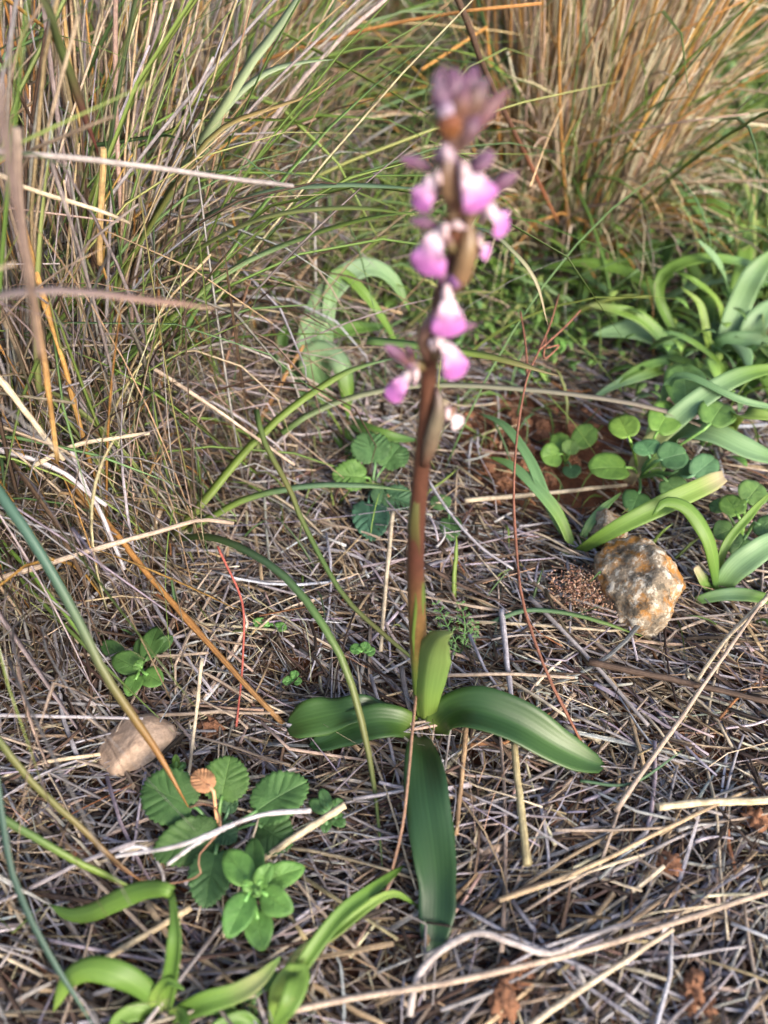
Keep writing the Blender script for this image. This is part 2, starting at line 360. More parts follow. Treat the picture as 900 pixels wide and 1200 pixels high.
# ------------------------------------------------------------------ straw litter
def inframe(x, y, m=60):
    dy, dz = y, -H
    dep = dy * CP - dz * SP
    px = 450 + x / dep * FPX; py = 600 + (-dz * CP - dy * SP) / dep * FPX
    return (px > -m) & (px < 900 + m) & (py > -m) & (py < 1200 + m)
PATCH = W(632, 528, 0)
def bare(x, y):
    """how bare the reddish soil patch is"""
    return np.exp(-(((x - PATCH[0]) / .078) ** 2 + ((y - PATCH[1]) / .098) ** 2) ** 2)
def prefer(x, y, n):
    """lie of the straws: they comb away from the tussocks, with much scatter"""
    base = np.where(x > .02, np.where(y > .22, R(-38), R(25)), np.where(y > .25, R(-50), R(-15)))
    return np.where(rng.random(n) < .55, base + rng.normal(0, .5, n), rng.random(n) * math.pi * 2)
def strands(n, cx, cy, yaw, L, z0, pitch, K, bend, kink=None):
    t = np.linspace(-.5, .5, K)[None]
    a = yaw[:, None] + bend[:, None] * t * 2
    if kink is not None: a = a + np.where(t > kink[:, :1], kink[:, 1:], 0)
    ds = (L / (K - 1))[:, None]
    x = np.cumsum(np.cos(a) * ds, 1); y = np.cumsum(np.sin(a) * ds, 1)
    x += (cx - x.mean(1))[:, None]; y += (cy - y.mean(1))[:, None]
    z = z0[:, None] + np.tan(pitch)[:, None] * t * L[:, None] + rng.normal(0, .004, (n, 1)) * (t ** 2 - .08) * 4 * L[:, None] * 4
    return np.stack([x, y, np.maximum(z, gz(x, y) - .002)], -1)
def litter_top(x, y): return .007 + .006 * np.clip(fbm(x, y) + .3, -.7, 1) + .012 * np.exp(-(((x + .3) / .18) ** 2 + ((y - .5) / .25) ** 2))
def litter(name, n, lo, hi, rlo, rhi, cs, K, palette, label, flat=None, top=1.0, area=(-.42, .42, -.02, .95), cat='straw', fac=1.0):
    x = rng.uniform(area[0], area[1], n * 2); y = rng.uniform(area[2], area[3], n * 2)
    L = lo + (hi - lo) * rng.random(n * 2) ** 1.7; yaw = prefer(x, y, n * 2)
    bb = np.max([bare(x + np.cos(yaw) * L * k, y + np.sin(yaw) * L * k) for k in (-.5, -.25, 0, .25, .5)], 0)
    bb = np.maximum(bb, .6 * ((y > .62 + .3 * (x < 0)) & (x > -.06)))
    keep = (rng.random(n * 2) > bb * .96 * fac) & inframe(x, y, 130); x, y, L, yaw = x[keep][:n], y[keep][:n], L[keep][:n], yaw[keep][:n]; n = len(x)
    r = rlo + (rhi - rlo) * rng.random(n) ** 1.6
    z = gz(x, y) + r + litter_top(x, y) * rng.random(n) * top
    P = strands(n, x, y, yaw, L, z, rng.normal(0, .07, n), K, rng.normal(0, .22, n), np.stack([rng.uniform(-.6, .6, n), rng.choice([0, 0, 0, .25, -.3, .6], n)], -1))
    k = np.linspace(0, 1, K)
    wa = r[:, None] * (1 - .35 * k[None])
    c = pal(n, palette)[:, None] * (1 + rng.normal(0, .14, (n, K, 1)))
    ref = nrm(np.stack([rng.normal(0, .5, n), rng.normal(0, .5, n), np.ones(n)], -1))
    me = sweep(name, P, wa, cs, np.clip(c, .01, .85), wb=wa * flat if flat else None, ref=ref, twist=rng.normal(0, .8, (n, 1)) + rng.normal(0, 1.2, (n, 1)) * k[None], mat=STRAW)
    o = link(name, me); o['kind'] = 'stuff'; tag(o, label, cat)
litter('straw_litter', 11500, .02, .13, .0003, .00125, TUBE(5), 6, LITTER, 'dense mat of small grey and tan dry grass straws covering the soil')
litter('leaf_litter', 7000, .02, .10, .0006, .0018, FLAT, 7, LITTER, 'flattened weathered dry grass leaves matted among the straws on the soil', flat=.55)
litter('fibre_litter', 9000, .015, .08, .00014, .0004, TUBE(3), 6, [(TAN, 3), (CREAM, 2), (PINKT, 3), (LAV, 2), (BROWN, 1.5)], 'hair-fine pale dry grass fibres scattered over the straw mat', top=1.35, fac=.97)

# single straws that can be told apart: the larger ones on top of the mat
def straw_variant(k, pal_c, kind):
    L = rng.uniform(.05, .15); K = 9; t = np.linspace(-.5, .5, K)
    x = t * L; y = rng.normal(0, .03) * L * (t ** 2) * 4 + rng.normal(0, .012) * L * np.sin(t * 9); z = rng.normal(0, .02) * L * t ** 2 * 4
    P = np.stack([x, y, z], -1)
    if rng.random() < .3:
        j = rng.integers(3, 6); a = rng.uniform(-.5, .5); d = P[j:] - P[j]; P[j:, 0] = P[j, 0] + d[:, 0] * math.cos(a); P[j:, 1] = P[j, 1] + d[:, 0] * math.sin(a) + d[:, 1]
    c = np.clip(np.asarray(pal_c)[None] * rng.normal(1, .12, (K, 1)), .01, .85)
    r = rng.uniform(.0005, .0012) if kind == 'tube' else rng.uniform(.0009, .0018)
    wa = r * np.linspace(1, .7, K)
    if kind == 'tube' and rng.random() < .5: wa[K // 2] *= 1.35                     # a node
    return sweep('dry_straw', P, wa[None], TUBE(6) if kind == 'tube' else FLAT, c[None], wb=None if kind == 'tube' else wa[None] * .5, twist=np.linspace(0, rng.normal(0, 1.2), K)[None], mat=STRAW), L
sets = [('pale cream', CREAM, 'tube', 'pale cream round straw'), ('grey', LAV, 'flat', 'flat silvery grey straw'),
        ('tan', PINKT, 'tube', 'round pinkish tan straw'), ('brown', BROWN * 1.15, 'flat', 'flat dark brown straw'),
        ('silver', GREY * 1.12, 'tube', 'round weathered grey straw'), ('gold', TAN * 1.08, 'flat', 'flat warm tan straw')]
ZONES = [(745, 720, 'near the lichen stone'), (610, 860, 'by the right orchid leaf'), (505, 1040, 'by the front orchid leaf'), (160, 860, 'near the pinkish stone'), (285, 1010, 'around the two herbs'),
         (390, 700, 'left of the orchid stem'), (640, 560, 'around the bare red earth'), (600, 1160, 'by the red earth lumps'), (835, 940, 'around the pale yellow straw'), (120, 1150, 'around the bright strap leaves'), (840, 820, 'by the dark flat straw'), (130, 720, 'under the big left tussock')]
vs = [[straw_variant(k, s[1], s[2]) for k in range(8)] for s in sets]
cnt = 0
while cnt < 290:
    px, py = rng.uniform(0, 900), 470 + 760 * rng.random() ** .9
    if px < 380 and py < 600: continue
    g = W(px, py, 0)
    if bare(g[0], g[1]) > .5 and rng.random() < .8: continue
    si = rng.choice(6, p=[.12, .24, .2, .12, .2, .12]); me, L = vs[si][rng.integers(8)]
    o = bpy.data.objects.new('dry_straw', me); COL.objects.link(o)
    o.location = (g[0], g[1], float(gz(g[0], g[1]) + litter_top(g[0], g[1]) * rng.uniform(.75, 1.05) + .001))
    o.rotation_euler = (rng.uniform(0, 6.28), rng.normal(0, .06), float(prefer(g[:1], g[1:2], 1)[0]))
    zi = int(np.argmin([np.hypot(px - a, (py - b) * 1.2) for a, b, _ in ZONES])); tag(o, sets[si][3] + ' ' + ZONES[zi][2], 'straw', sets[si][0] + ' straws ' + ZONES[zi][2]); cnt += 1

# ------------------------------------------------------------------ stones, clods
def rock(name, size, seed, sub, rough, mat, cuts=7):
    bm = bmesh.new(); bmesh.ops.create_icosphere(bm, subdivisions=sub, radius=1)
    rr = random.Random(seed); pl = []
    for _ in range(cuts):
        d = Vector((rr.gauss(0, 1), rr.gauss(0, 1), rr.gauss(0, 1))).normalized(); pl.append((d, rr.uniform(.68, .9)))
    off = Vector((rr.random() * 50, rr.random() * 50, 0))
    for v in bm.verts:
        p = v.co.copy()
        for d, h in pl:
            e = p.dot(d) - h
            if e > 0: p -= d * e * .85
        p *= 1 + rough * mnoise.fractal(p * 2.2 + off, 1, 2, 4) + rough * .35 * mnoise.noise(p * 9 + off)
        v.co = Vector((p.x * size[0], p.y * size[1], p.z * size[2]))
    me = bpy.data.meshes.new(name); bm.to_mesh(me); bm.free(); me.materials.append(mat)
    me.polygons.foreach_set('use_smooth', np.ones(len(me.polygons), bool)); return me
def put(name, me, px, py, dz, label, cat, group=None, rot=(0, 0, 0)):
    g = W(px, py, max(dz, 0)); o = link(name, me); o.location = (g[0], g[1], float(gz(g[0], g[1])) + dz); o.rotation_euler = rot; return tag(o, label, cat, group)
put('stone', rock('stone', (.0255, .034, .027), 4, 5, .13, LICHEN, 9), 746, 688, .014, 'large rough stone with white and orange lichen among the green leaves', 'stone', rot=(.2, .15, .35))
put('stone', rock('stone', (.013, .013, .017), 14, 4, .14, LICHEN, 6), 712, 622, .012, 'small grey-topped stone leaning against the back of the lichen stone', 'stone')
put('stone', rock('stone', (.021, .017, .014), 9, 4, .07, PINKSTONE, 5), 163, 876, .007, 'smooth pinkish stone half buried in straw near the crenate-leaved plant', 'stone', rot=(0, 0, .3))
put('stone', rock('stone', (.010, .008, .008), 19, 4, .1, PINKSTONE, 5), 578, 1000, .003, 'small tan stone half covered by straw beside the long front orchid leaf', 'stone')
put('stone', rock('stone', (.008, .007, .007), 22, 4, .1, PINKSTONE, 5), 660, 962, .002, 'little tan pebble showing between straws beyond the upright stalk stub', 'stone')
clods = [rock('soil_clod', (.0085, .0072, .006), 30 + k, 4, .5, CLOD, 4) for k in range(5)]
def clod(px, py, s, dz, label, group):
    me = clods[rng.integers(5)]; g = W(px, py, 0); o = bpy.data.objects.new('soil_clod', me); COL.objects.link(o)
    o.location = (g[0], g[1], float(gz(g[0], g[1])) + dz * s); o.scale = (s,) * 3; o.rotation_euler = (rng.random() * .6, rng.random() * .6, rng.random() * 6); tag(o, label, 'clod', group)
for k in range(150):
    a, b = rng.normal(628, 50), rng.normal(520, 36)
    if not (545 < a < 730 and 458 < b < 620): continue
    clod(a, b, .15 + .75 * rng.random() ** 2.2, .004, 'crumb of reddish soil lying on the bare earth patch', 'reddish crumbs on the bare patch')
for a, b, s in ((600, 1150, .8), (586, 1178, .9), (612, 1140, .7), (594, 1164, .6), (606, 1170, .5), (806, 1165, .9), (816, 1180, .8), (800, 1182, .6)):
    clod(a, b, s, .011, 'brick red lump of earth showing through the straw', 'red earth lumps in the straw')
for a, b in ((880, 968), (778, 1020), (100, 1010), (250, 860)):
    clod(a, b, .8, .008, 'brown earth crumb caught among grey straws', 'brown crumbs in the straw')

# dried mossy clump by the lichen stone
def moss_clump():
    c = W(688, 698, .006); n = 2600
    p = np.stack([rng.normal(0, .011, n), rng.normal(0, .008, n), rng.random(n) * .012], -1) + c
    d = nrm(np.stack([rng.normal(0, 1, n), rng.normal(-.3, 1, n), rng.uniform(0, 1.5, n)], -1)); L = rng.uniform(.0008, .0028, n)
    P = p[:, None] + d[:, None] * (L[:, None] * np.linspace(0, 1, 4)[None])[..., None]
    wa = rng.uniform(.0002, .0006, n)[:, None] * np.array((.5, 1, .9, .2))[None]
    me = sweep('dry_moss_clump', P, wa, TUBE(4), pal(n, [((.38, .22, .15), 3), ((.44, .29, .21), 3), ((.22, .12, .08), 2), ((.46, .38, .33), 1)]), mat=MOSS)
    tag(link('dry_moss_clump', me, None, (c[0], c[1], 0)), 'crumbly pinkish brown dried moss clump at the foot of the lichen stone', 'moss')
moss_clump()

# ================================================================== ORCHID
OY = 0.2400
OB = W(497, 850, .004)
orchid = thing('wild_orchid', 'tall wild orchid in flower with pink and white lips and glossy green basal leaves', 'orchid', (OB[0], OB[1], 0))
def O(px, py, dy=0.): return W(px, py, None, OY + dy)
def spindle(name, pts, r, prof, col, sides=10, n=12, mat=STEM, flat=1.0):
    P = catmull(np.array(pts), n); v = np.linspace(0, 1, n); wa = np.interp(v, *zip(*prof)) * r
    col = np.asarray(col, float)
    if col.ndim == 2: col = np.stack([np.interp(v, np.linspace(0, 1, len(col)), col[:, k]) for k in range(3)], -1)
    return sweep(name, P, wa[None], TUBE(sides), col[None] if col.ndim == 2 else col, wb=wa[None] * flat, ref=(.4, -1, .2), mat=mat)
G0 = (.11, .17, .03); RB = (.062, .022, .015); RB2 = (.085, .036, .022); PB = (.075, .032, .038)
sp = [(497, 858), (492, 790), (489, 730), (487, 670), (488, 620), (494, 550), (500, 480), (504, 420), (513, 360), (527, 310), (538, 255), (535, 205), (528, 160), (533, 120)]
me = sweep('stem', catmull([O(*p) for p in sp], 40), (np.interp(np.linspace(0, 1, 40), (0, .15, .3, .5, .8, 1), (.0043, .0043, .0043, .0036, .0026, .0012)))[None], TUBE(14),
           np.stack([np.interp(np.linspace(0, 1, 40), (0, .16, .25, .42, .7, 1), [c[k] for c in (G0, G0, (.15, .09, .03), RB, RB2, PB)]) for k in range(3)], -1)[None], ref=(.4, -1, .2), mat=STEM)
part('stem', me, orchid)
DG = (.023, .062, .016); MG = (.043, .098, .02); YG = (.13, .19, .035); DG2 = (.02, .057, .02)
OP = [(0, .5), (.12, .72), (.4, 1), (.65, .95), (.85, .62), (.96, .25), (1, .03)]
def ol(pts, wpx, col, **kw):
    P = WP(pts); mid = P[len(P) // 2]
    kw.setdefault('prof', OP); part('leaf', strap('leaf', P, pxm(wpx, mid), col, mat=ORCHL, thick=.0007, cols=8, n=30, **kw), orchid)
ol([(506, 858, .008), (525, 838, .024), (556, 832, .036), (605, 848, .034), (655, 877, .024), (690, 893, .015), (709, 897, .009)], 52, [YG, MG, DG, DG, MG, MG, DG], up=(.15, -.35, 1), fold=.5, wave=.0012, wfreq=1.3,
   prof=[(0, .35), (.12, .75), (.35, 1), (.6, .92), (.8, .72), (.93, .42), (1, .03)])
ol([(494, 862, .010), (494, 885, .022), (499, 930, .027), (507, 985, .024), (512, 1040, .019), (510, 1085, .013), (505, 1127, .006)], 55, [MG, DG, DG2, DG2, DG, DG2, DG2], up=(0, -.2, 1), fold=.25, wave=.0034, wfreq=1.9,
   prof=[(0, .35), (.12, .62), (.35, .95), (.55, 1), (.68, .86), (.74, .72), (.83, .74), (.93, .5), (1, .03)])
ol([(490, 858, .008), (470, 848, .018), (440, 846, .022), (405, 856, .017), (380, 868, .012), (362, 874, .008)], 42, [YG, MG, DG, DG, DG2], up=(0, -.3, 1), fold=.3, wave=.0012, wfreq=1.5)
ol([(487, 850, .008), (460, 836, .016), (420, 832, .022), (385, 838, .022), (355, 845, .018), (336, 851, .012)], 46, [MG, DG, DG, MG, MG], up=(0, -.25, 1), fold=.15, wave=.003, wfreq=2.6,
   prof=[(0, .3), (.2, .5), (.45, .7), (.7, 1), (.88, .9), (.97, .5), (1, .1)])
# upright clasping leaf and the sheath above it
UPL = [O(499, 856, -.006), O(498, 825, -.0085), O(500, 795, -.010), O(505, 768, -.0125), O(515, 749, -.014), O(531, 741, -.0145)]
part('leaf', strap('leaf', UPL, .0185, [(.2, .26, .05), (.15, .24, .05), (.13, .22, .06), (.15, .23, .07), (.11, .15, .05)], up=[(-.3, -1, .1), (-.5, -1, .3), (-.6, -.8, .6)], fold=-.55, mat=ORCHL, thick=.0006, cols=8, n=26,
                       prof=[(0, .5), (.2, .62), (.5, .95), (.72, 1), (.88, .62), (1, .03)]), orchid)
part('sheath', strap('sheath', [O(497, 790, -.001), O(496, 745, -.0025), O(496, 705, -.003), O(495, 672, -.002), O(495, 652, 0)], .0105, [YG, (.12, .19, .04), (.09, .14, .03), (.08, .09, .03)], up=(.8, -.8, 0), fold=-.5, mat=ORCHL,
                         prof=[(0, .8), (.4, 1), (.8, .6), (1, .05)]), orchid)
part('sheath', strap('sheath', [O(484, 660, -.002), O(481, 625, -.003), O(484, 596, -.003), O(488, 572, -.002)], .0075, [RB, (.09, .08, .03), (.12, .13, .05)], up=(-.8, -.8, 0), fold=-.5, mat=ORCHL, prof=[(0, .8), (.4, 1), (.8, .6), (1, .05)]), orchid)

WHT = (.72, .66, .65); PNK = (.62, .3, .6); MAG = (.56, .2, .56); HOOD = (.16, .07, .135); HOODD = (.075, .03, .052); GRB = (.16, .13, .06)
LIPP = [(0, .30), (.15, .30), (.28, .5), (.36, .52), (.55, .8), (.78, 1), (.9, .96), (1, .55)]
def flower(ovary, lip, lipw, face, petals=(), bract=None, colr=(WHT, WHT, (.8, .6, .74), PNK, MAG, MAG), ov_r=.0019, ocol=(RB2, GRB, HOOD)):
    f = part('flower', spindle('flower', [O(*p) for p in ovary], ov_r, [(0, .6), (.35, 1), (.75, .85), (1, .6)], ocol, n=10), orchid)
    if lip is not None:
        part('lip', strap('lip', [O(*p) for p in lip], lipw, np.array(colr), up=face, fold=-.12, wave=.0016, wfreq=2.2, mat=PETAL, thick=.0003, cols=8, n=20, prof=LIPP, curl=.12), f)
        a = O(*lip[0]); part('column', spindle('column', [a + np.array((0, .001, .001)), a + np.array((0, -.0022, .0012)), a + np.array((0, -.004, -.001))], .0014, [(0, .7), (.5, 1), (1, .5)], (.5, .36, .38), n=6, sides=8), f)
        b = np.array(O(*lip[1])) - np.array(a); part('spur', spindle('spur', [a, a + np.array((0, .004, -.003)), a + np.array((0, .006, -.009))], .0013, [(0, 1), (.6, .8), (1, .4)], (.55, .4, .5), n=8, sides=8), f)
    for q in petals:
        pts, wd, up, c = q
        part('petal', strap('petal', [O(*p) for p in pts], wd, np.array(c), up=up, fold=-.6, mat=PETAL, thick=.0003, cols=4, n=12, prof=[(0, .5), (.4, 1), (.75, .85), (1, .1)]), f)
    if bract is not None:
        pts, wd, c = bract; part('bract', strap('bract', [O(*p) for p in pts], wd, np.array(c), up=(.2, -1, .1), fold=-.6, mat=PETAL, thick=.0003, cols=4, n=14, prof=[(0, .7), (.3, 1), (.7, .6), (1, .03)]), f)
    return f
PUR = (HOODD, HOOD, (.25, .12, .22))
# three flowers facing right and forward
flower([(536, 238, -.002), (545, 215, -.006), (546, 198, -.010)], [(543, 198, -.012), (552, 210, -.0155), (562, 228, -.016), (566, 246, -.0145)], .0120, (.25, -1, .35),
       [([(548, 200, -.010), (562, 192, -.010), (580, 182, -.008)], .004, (.2, -.6, .8), PUR), ([(540, 198, -.010), (532, 186, -.010), (520, 176, -.008)], .004, (-.2, -.6, .8), PUR)])
flower([(545, 262, 0), (560, 245, .001), (572, 232, .000)], [(570, 236, -.002), (580, 248, -.004), (590, 262, -.004), (595, 271, -.003)], .0085, (.7, -.8, .3),
       [([(574, 232, 0), (590, 214, 0), (608, 202, .002)], .0048, (.3, -.8, .5), ((.16, .06, .10), HOOD, (.22, .1, .18))), ([(570, 228, .002), (582, 214, .004), (598, 208, .006)], .004, (.2, -.6, .8), PUR)])
flower([(541, 300, .002), (552, 292, .004), (560, 282, .005)], [(561, 280, .003), (566, 288, .002), (572, 296, .002), (573, 302, .003)], .006, (.8, -.6, .2),
       [([(556, 282, .004), (563, 290, .003), (572, 300, .004)], .0035, (.8, -.5, .3), ((.18, .03, .09), (.2, .04, .11), (.15, .04, .08)))])
# left side flowers
flower([(533, 228, -.001), (520, 215, -.004), (512, 205, -.006)], [(514, 206, -.008), (504, 213, -.010), (495, 228, -.0105), (489, 247, -.0095)], .0078, (-.45, -.9, .3),
       [([(508, 198, -.006), (490, 188, -.007), (467, 184, -.006)], .0042, (-.2, -.7, .7), PUR), ([(516, 196, -.006), (515, 184, -.008), (519, 170, -.007)], .004, (-.2, -.9, .3), (HOOD, (.4, .28, .36), HOOD))])
flower([(537, 300, -.002), (527, 285, -.006), (518, 274, -.009)], [(521, 269, -.011), (511, 278, -.0135), (503, 298, -.014), (497, 323, -.0125)], .0118, (-.3, -1, .35),
       [([(516, 266, -.008), (500, 259, -.010), (480, 258, -.009)], .0042, (-.2, -.7, .7), PUR), ([(524, 266, -.008), (535, 262, -.010), (548, 268, -.008)], .003, (.1, -.8, .6), ((.6, .5, .48), (.7, .6, .58), (.5, .36, .4)))])
flower([(515, 372, -.002), (520, 352, -.006), (524, 338, -.008)], [(523, 340, -.011), (525, 352, -.0135), (526, 372, -.0145), (526, 396, -.013)], .0118, (.05, -1, .3),
       [([(524, 336, -.009), (532, 330, -.011), (541, 333, -.010)], .0046, (.2, -.8, .6), ((.25, .12, .28), (.24, .1, .28), (.2, .08, .2))), ([(520, 337, -.009), (517, 326, -.009), (524, 318, -.008)], .0036, (-.1, -.9, .4), PUR)])
flower([(508, 420, -.001), (513, 410, -.005), (518, 402, -.007)], [(513, 398, -.009), (524, 408, -.012), (532, 424, -.0125), (537, 444, -.0115)], .0098, (.2, -1, .3),
       [([(525, 394, -.006), (540, 384, -.006), (560, 380, -.004)], .0040, (.2, -.8, .6), ((.2, .05, .1), HOOD, (.18, .07, .13))), ([(514, 400, -.009), (507, 402, -.011), (508, 412, -.010)], .003, (-.1, -.9, .4), ((.7, .55, .5), WHT, WHT))])
flower([(500, 432, -.001), (486, 428, -.004), (478, 430, -.006)], [(487, 437, -.007), (478, 440, -.009), (468, 452, -.0095), (456, 470, -.0085)], .0075, (-.3, -1, .35),
       [([(478, 428, -.006), (466, 416, -.007), (450, 404, -.006)], .0045, (-.2, -.8, .5), ((.2, .1, .09), HOOD, (.28, .13, .26))), ([(482, 426, -.005), (480, 414, -.006), (474, 404, -.005)], .003, (-.3, -.9, .3), ((.3, .18, .1), HOODD, HOOD))],
       colr=((.75, .6, .45), WHT, PNK, MAG, MAG))
# spent flower low on the right
flower([(509, 478, .001), (520, 472, .001), (526, 482, .000)], [(524, 482, -.001), (530, 487, -.002), (536, 494, -.002), (540, 501, -.001)], .0065, (.4, -.9, .3), [([(524, 476, -.001), (531, 482, -.003), (530, 490, -.003)], .004, (.4, -.9, .2), ((.18, .1, .06), (.25, .14, .08), (.4, .3, .2)))],
       colr=(WHT, WHT, (.8, .76, .7), WHT, WHT))
# long bracts and swollen ovaries hugging the stem
for pts, r, c in (([(497, 545, -.003), (506, 515, -.005), (514, 480, -.005), (512, 455, -.003)], .0032, (RB, (.12, .085, .06), (.13, .11, .075), (.09, .05, .05))),
                  ([(521, 345, -.004), (539, 325, -.007), (548, 290, -.007), (550, 252, -.004)], .0034, (RB2, (.15, .09, .05), (.17, .11, .055), (.13, .07, .04))),
                  ([(503, 425, -.002), (497, 400, -.005), (502, 378, -.006), (512, 360, -.005)], .0026, (RB, (.13, .08, .06), (.11, .05, .06))),
                  ([(540, 250, -.005), (526, 225, -.009), (524, 195, -.010), (534, 170, -.008)], .0028, (RB2, (.14, .09, .05), (.12, .06, .06))),
                  ([(535, 300, -.003), (531, 262, -.006), (527, 235, -.007)], .0024, (RB, RB2, (.15, .1, .05)))):
    part('ovary', spindle('ovary', [O(*p) for p in pts], r, [(0, .5), (.35, 1), (.7, .85), (1, .25)], c), orchid)
for a, b, wd, c in (((530, 160, -.003), (518, 112, -.004), .003, PUR), ((532, 150, -.004), (545, 100, -.005), .0036, (HOOD, (0.174, 0.093, 0.05), HOOD)), ((534, 140, -.002), (532, 78, -.002), .0034, ((.2, .1, .16), (0.186, 0.112, 0.155), HOOD)),
                    ((540, 150, -.003), (570, 92, -.002), .0036, ((.16, .08, .1), (0.161, 0.093, 0.062), (0.174, 0.112, 0.155))), ((540, 165, -.001), (597, 104, .001), .0028, ((.22, .1, .12), (0.186, 0.093, 0.105), (0.186, 0.087, 0.099))),
                    ((526, 150, -.005), (508, 92, -.004), .003, (HOODD, HOOD, (.22, .17, .2))), ((541, 130, 0), (558, 76, .001), .003, (HOOD, (0.149, 0.074, 0.124), HOOD)), ((538, 175, -.006), (562, 135, -.006), .0028, ((.2, .12, .07), (0.149, 0.087, 0.099), HOOD)),
                    ((528, 165, -.007), (524, 128, -.010), .004, ((.2, .07, .02), (0.211, 0.081, 0.019), (.2, .06, .03))), ((523, 140, -.008), (518, 118, -.010), .0026, ((.4, .3, .4), (.55, .48, .58), HOOD)), ((530, 200, -.008), (518, 168, -.009), .0022, (HOODD, (.45, .36, .4), (.5, .4, .46))),
                    ((548, 198, -.003), (580, 180, -.002), .0022, PUR), ((512, 145, -.003), (502, 140, -.003), .0016, ((.2, .25, .06), (.25, .28, .08), (.2, .2, .08))), ((520, 130, -.001), (512, 82, -.001), .0026, (HOODD, HOOD, (.25, .14, .2)))):
    a, b = O(*a), O(*b); m = (a + b) / 2 + np.array((0, -.001, .001))
    bd = part('bud', spindle('bud', [a, m, b], wd, [(0, .5), (.3, .85), (.6, 1), (.85, .6), (1, .06)], c, n=10, mat=PETAL), orchid)
    e = b + (b - a) * .02 + rng.normal(0, .0012, 3); part('bract', strap('bract', [a, m + np.array((rng.normal(0, .0015), -wd, 0)), e], wd * 1.5, np.array(c) * 1.25, up=(rng.normal(0, .3), -1, .2), fold=-.6, mat=PETAL, thick=.0003, cols=4, n=12, prof=[(0, .6), (.3, 1), (.65, .6), (1, .03)]), bd)

# ================================================================== broad-leaved seedlings
def seedling(name, label, cat, base, leaves, teeth, mat, col, heart=.1, shape=.95, group=None, pet=.0009, bz=.004, **kw):
    """leaves: (px,py,z of base) (px,py,z of tip) width px"""
    b = W(base[0], base[1], bz); t = thing(name, label, cat, (b[0], b[1], 0), group)
    for l in leaves:
        a, c = W(*l[0]), W(*l[1]); wd = pxm(l[2], (a + c) / 2); cc = np.array(l[3] if len(l) > 3 else col) * rng.normal(1, .08)
        up = l[4] if len(l) > 4 else (rng.normal(0, .15), -.35 + rng.normal(0, .1), 1)
        lf = part('leaf', broad('leaf', a, c, wd, cc, up=up, teeth=teeth, heart=heart, shape=shape, mat=mat, **kw), t)
        m = (a + b) / 2 + np.array((0, 0, .003)); d = nrm(c - a) * .004
        part('petiole', sweep('petiole', catmull([b, m, a, a + d], 8), np.full((1, 8), pet), TUBE(6), np.array(cc)[None] * 1.35, mat=STEM), lf)
    return t
SG = (.075, .165, .05)
seedling('crenate_leaved_herb', 'low herb with rounded scalloped matt green leaves beside the pinkish stone', 'herb', (258, 985), [
    ((232, 948, .022), (166, 918, .026), 62), ((258, 942, .024), (270, 886, .034), 56, (.075, .155, .04)), ((293, 955, .022), (358, 914, .030), 58), ((262, 972, .016), (180, 1000, .02), 52, (.06, .125, .035)),
    ((254, 992, .018), (240, 1060, .020), 52, (.06, .14, .05)), ((300, 965, .014), (340, 990, .016), 50, (.055, .12, .04)), ((266, 955, .018), (272, 930, .022), 22, (.05, .11, .05)), ((255, 970, .016), (275, 985, .019), 30, (.05, .11, .05)),
    ((250, 926, .034), (226, 904, .036), 26, (.5, .26, .14))], 30, BROAD, SG, bulge=.0007, droop=.16)
MINT = (.115, .25, .06)
seedling('smooth_leaved_herb', 'bright green herb of opposite smooth oval leaves below the scalloped one', 'herb', (296, 1040), [
    ((294, 1036, .03), (264, 996, .032), 34), ((300, 1034, .028), (296, 980, .028), 26, (.10, .22, .06)), ((300, 1040, .03), (318, 1012, .036), 22), ((306, 1044, .03), (342, 1068, .032), 34), ((302, 1036, .026), (357, 1016, .028), 30, (.12, .26, .06)),
    ((292, 1046, .03), (266, 1098, .030), 36, (.10, .235, .06)), ((300, 1066, .024), (308, 1114, .022), 34), ((296, 1042, .034), (284, 1033, .036), 14), ((298, 1040, .036), (305, 1050, .037), 13, (.14, .28, .07)), ((320, 1030, .026), (332, 1012, .024), 24, (.1, .2, .06))],
    0, SMOOTH, MINT, heart=.02, shape=.85, cup=.2, bulge=.0004, droop=.12, n=36, rings=4)
seedling('smooth_leaved_herb', 'small smooth-leaved herb under the tussock stalks behind the pinkish stone', 'herb', (165, 785), [
    ((166, 786, .02), (132, 768, .024), 30, (.07, .15, .04)), ((162, 790, .022), (150, 815, .022), 22), ((168, 788, .022), (190, 800, .024), 26), ((166, 782, .026), (158, 776, .028), 14), ((170, 775, .02), (186, 732, .02), 24, (.06, .13, .035)), ((162, 770, .02), (176, 742, .018), 22, (.06, .13, .04)),
    ((146, 770, .014), (118, 752, .018), 20, (.06, .13, .04)), ((180, 765, .016), (202, 745, .02), 18, (.06, .13, .04))], 0, SMOOTH, (.10, .21, .05), heart=.02, shape=.9, cup=.15, bulge=.0003, n=32, rings=4)
seedling('smooth_leaved_herb', 'tiny green herb sprig between the scalloped herb and the left orchid leaves', 'herb', (385, 955), [
    ((384, 952, .014), (362, 938, .016), 16), ((386, 950, .014), (376, 924, .018), 15), ((388, 954, .014), (404, 968, .014), 17, (.07, .16, .05)), ((384, 958, .012), (380, 976, .012), 14), ((388, 948, .012), (402, 938, .014), 15, (.07, .16, .05))], 0, SMOOTH, (.09, .2, .07), heart=.02, n=28, rings=3)
seedling('smooth_leaved_herb', 'tiny green sprig growing against the pinkish stone', 'herb', (205, 905), [
    ((206, 902, .014), (196, 898, .018), 9), ((207, 901, .016), (206, 884, .022), 10, (.16, .3, .06)), ((208, 902, .014), (218, 894, .016), 10), ((205, 905, .012), (198, 914, .012), 11)], 0, SMOOTH, (.09, .2, .06), n=24, rings=3)
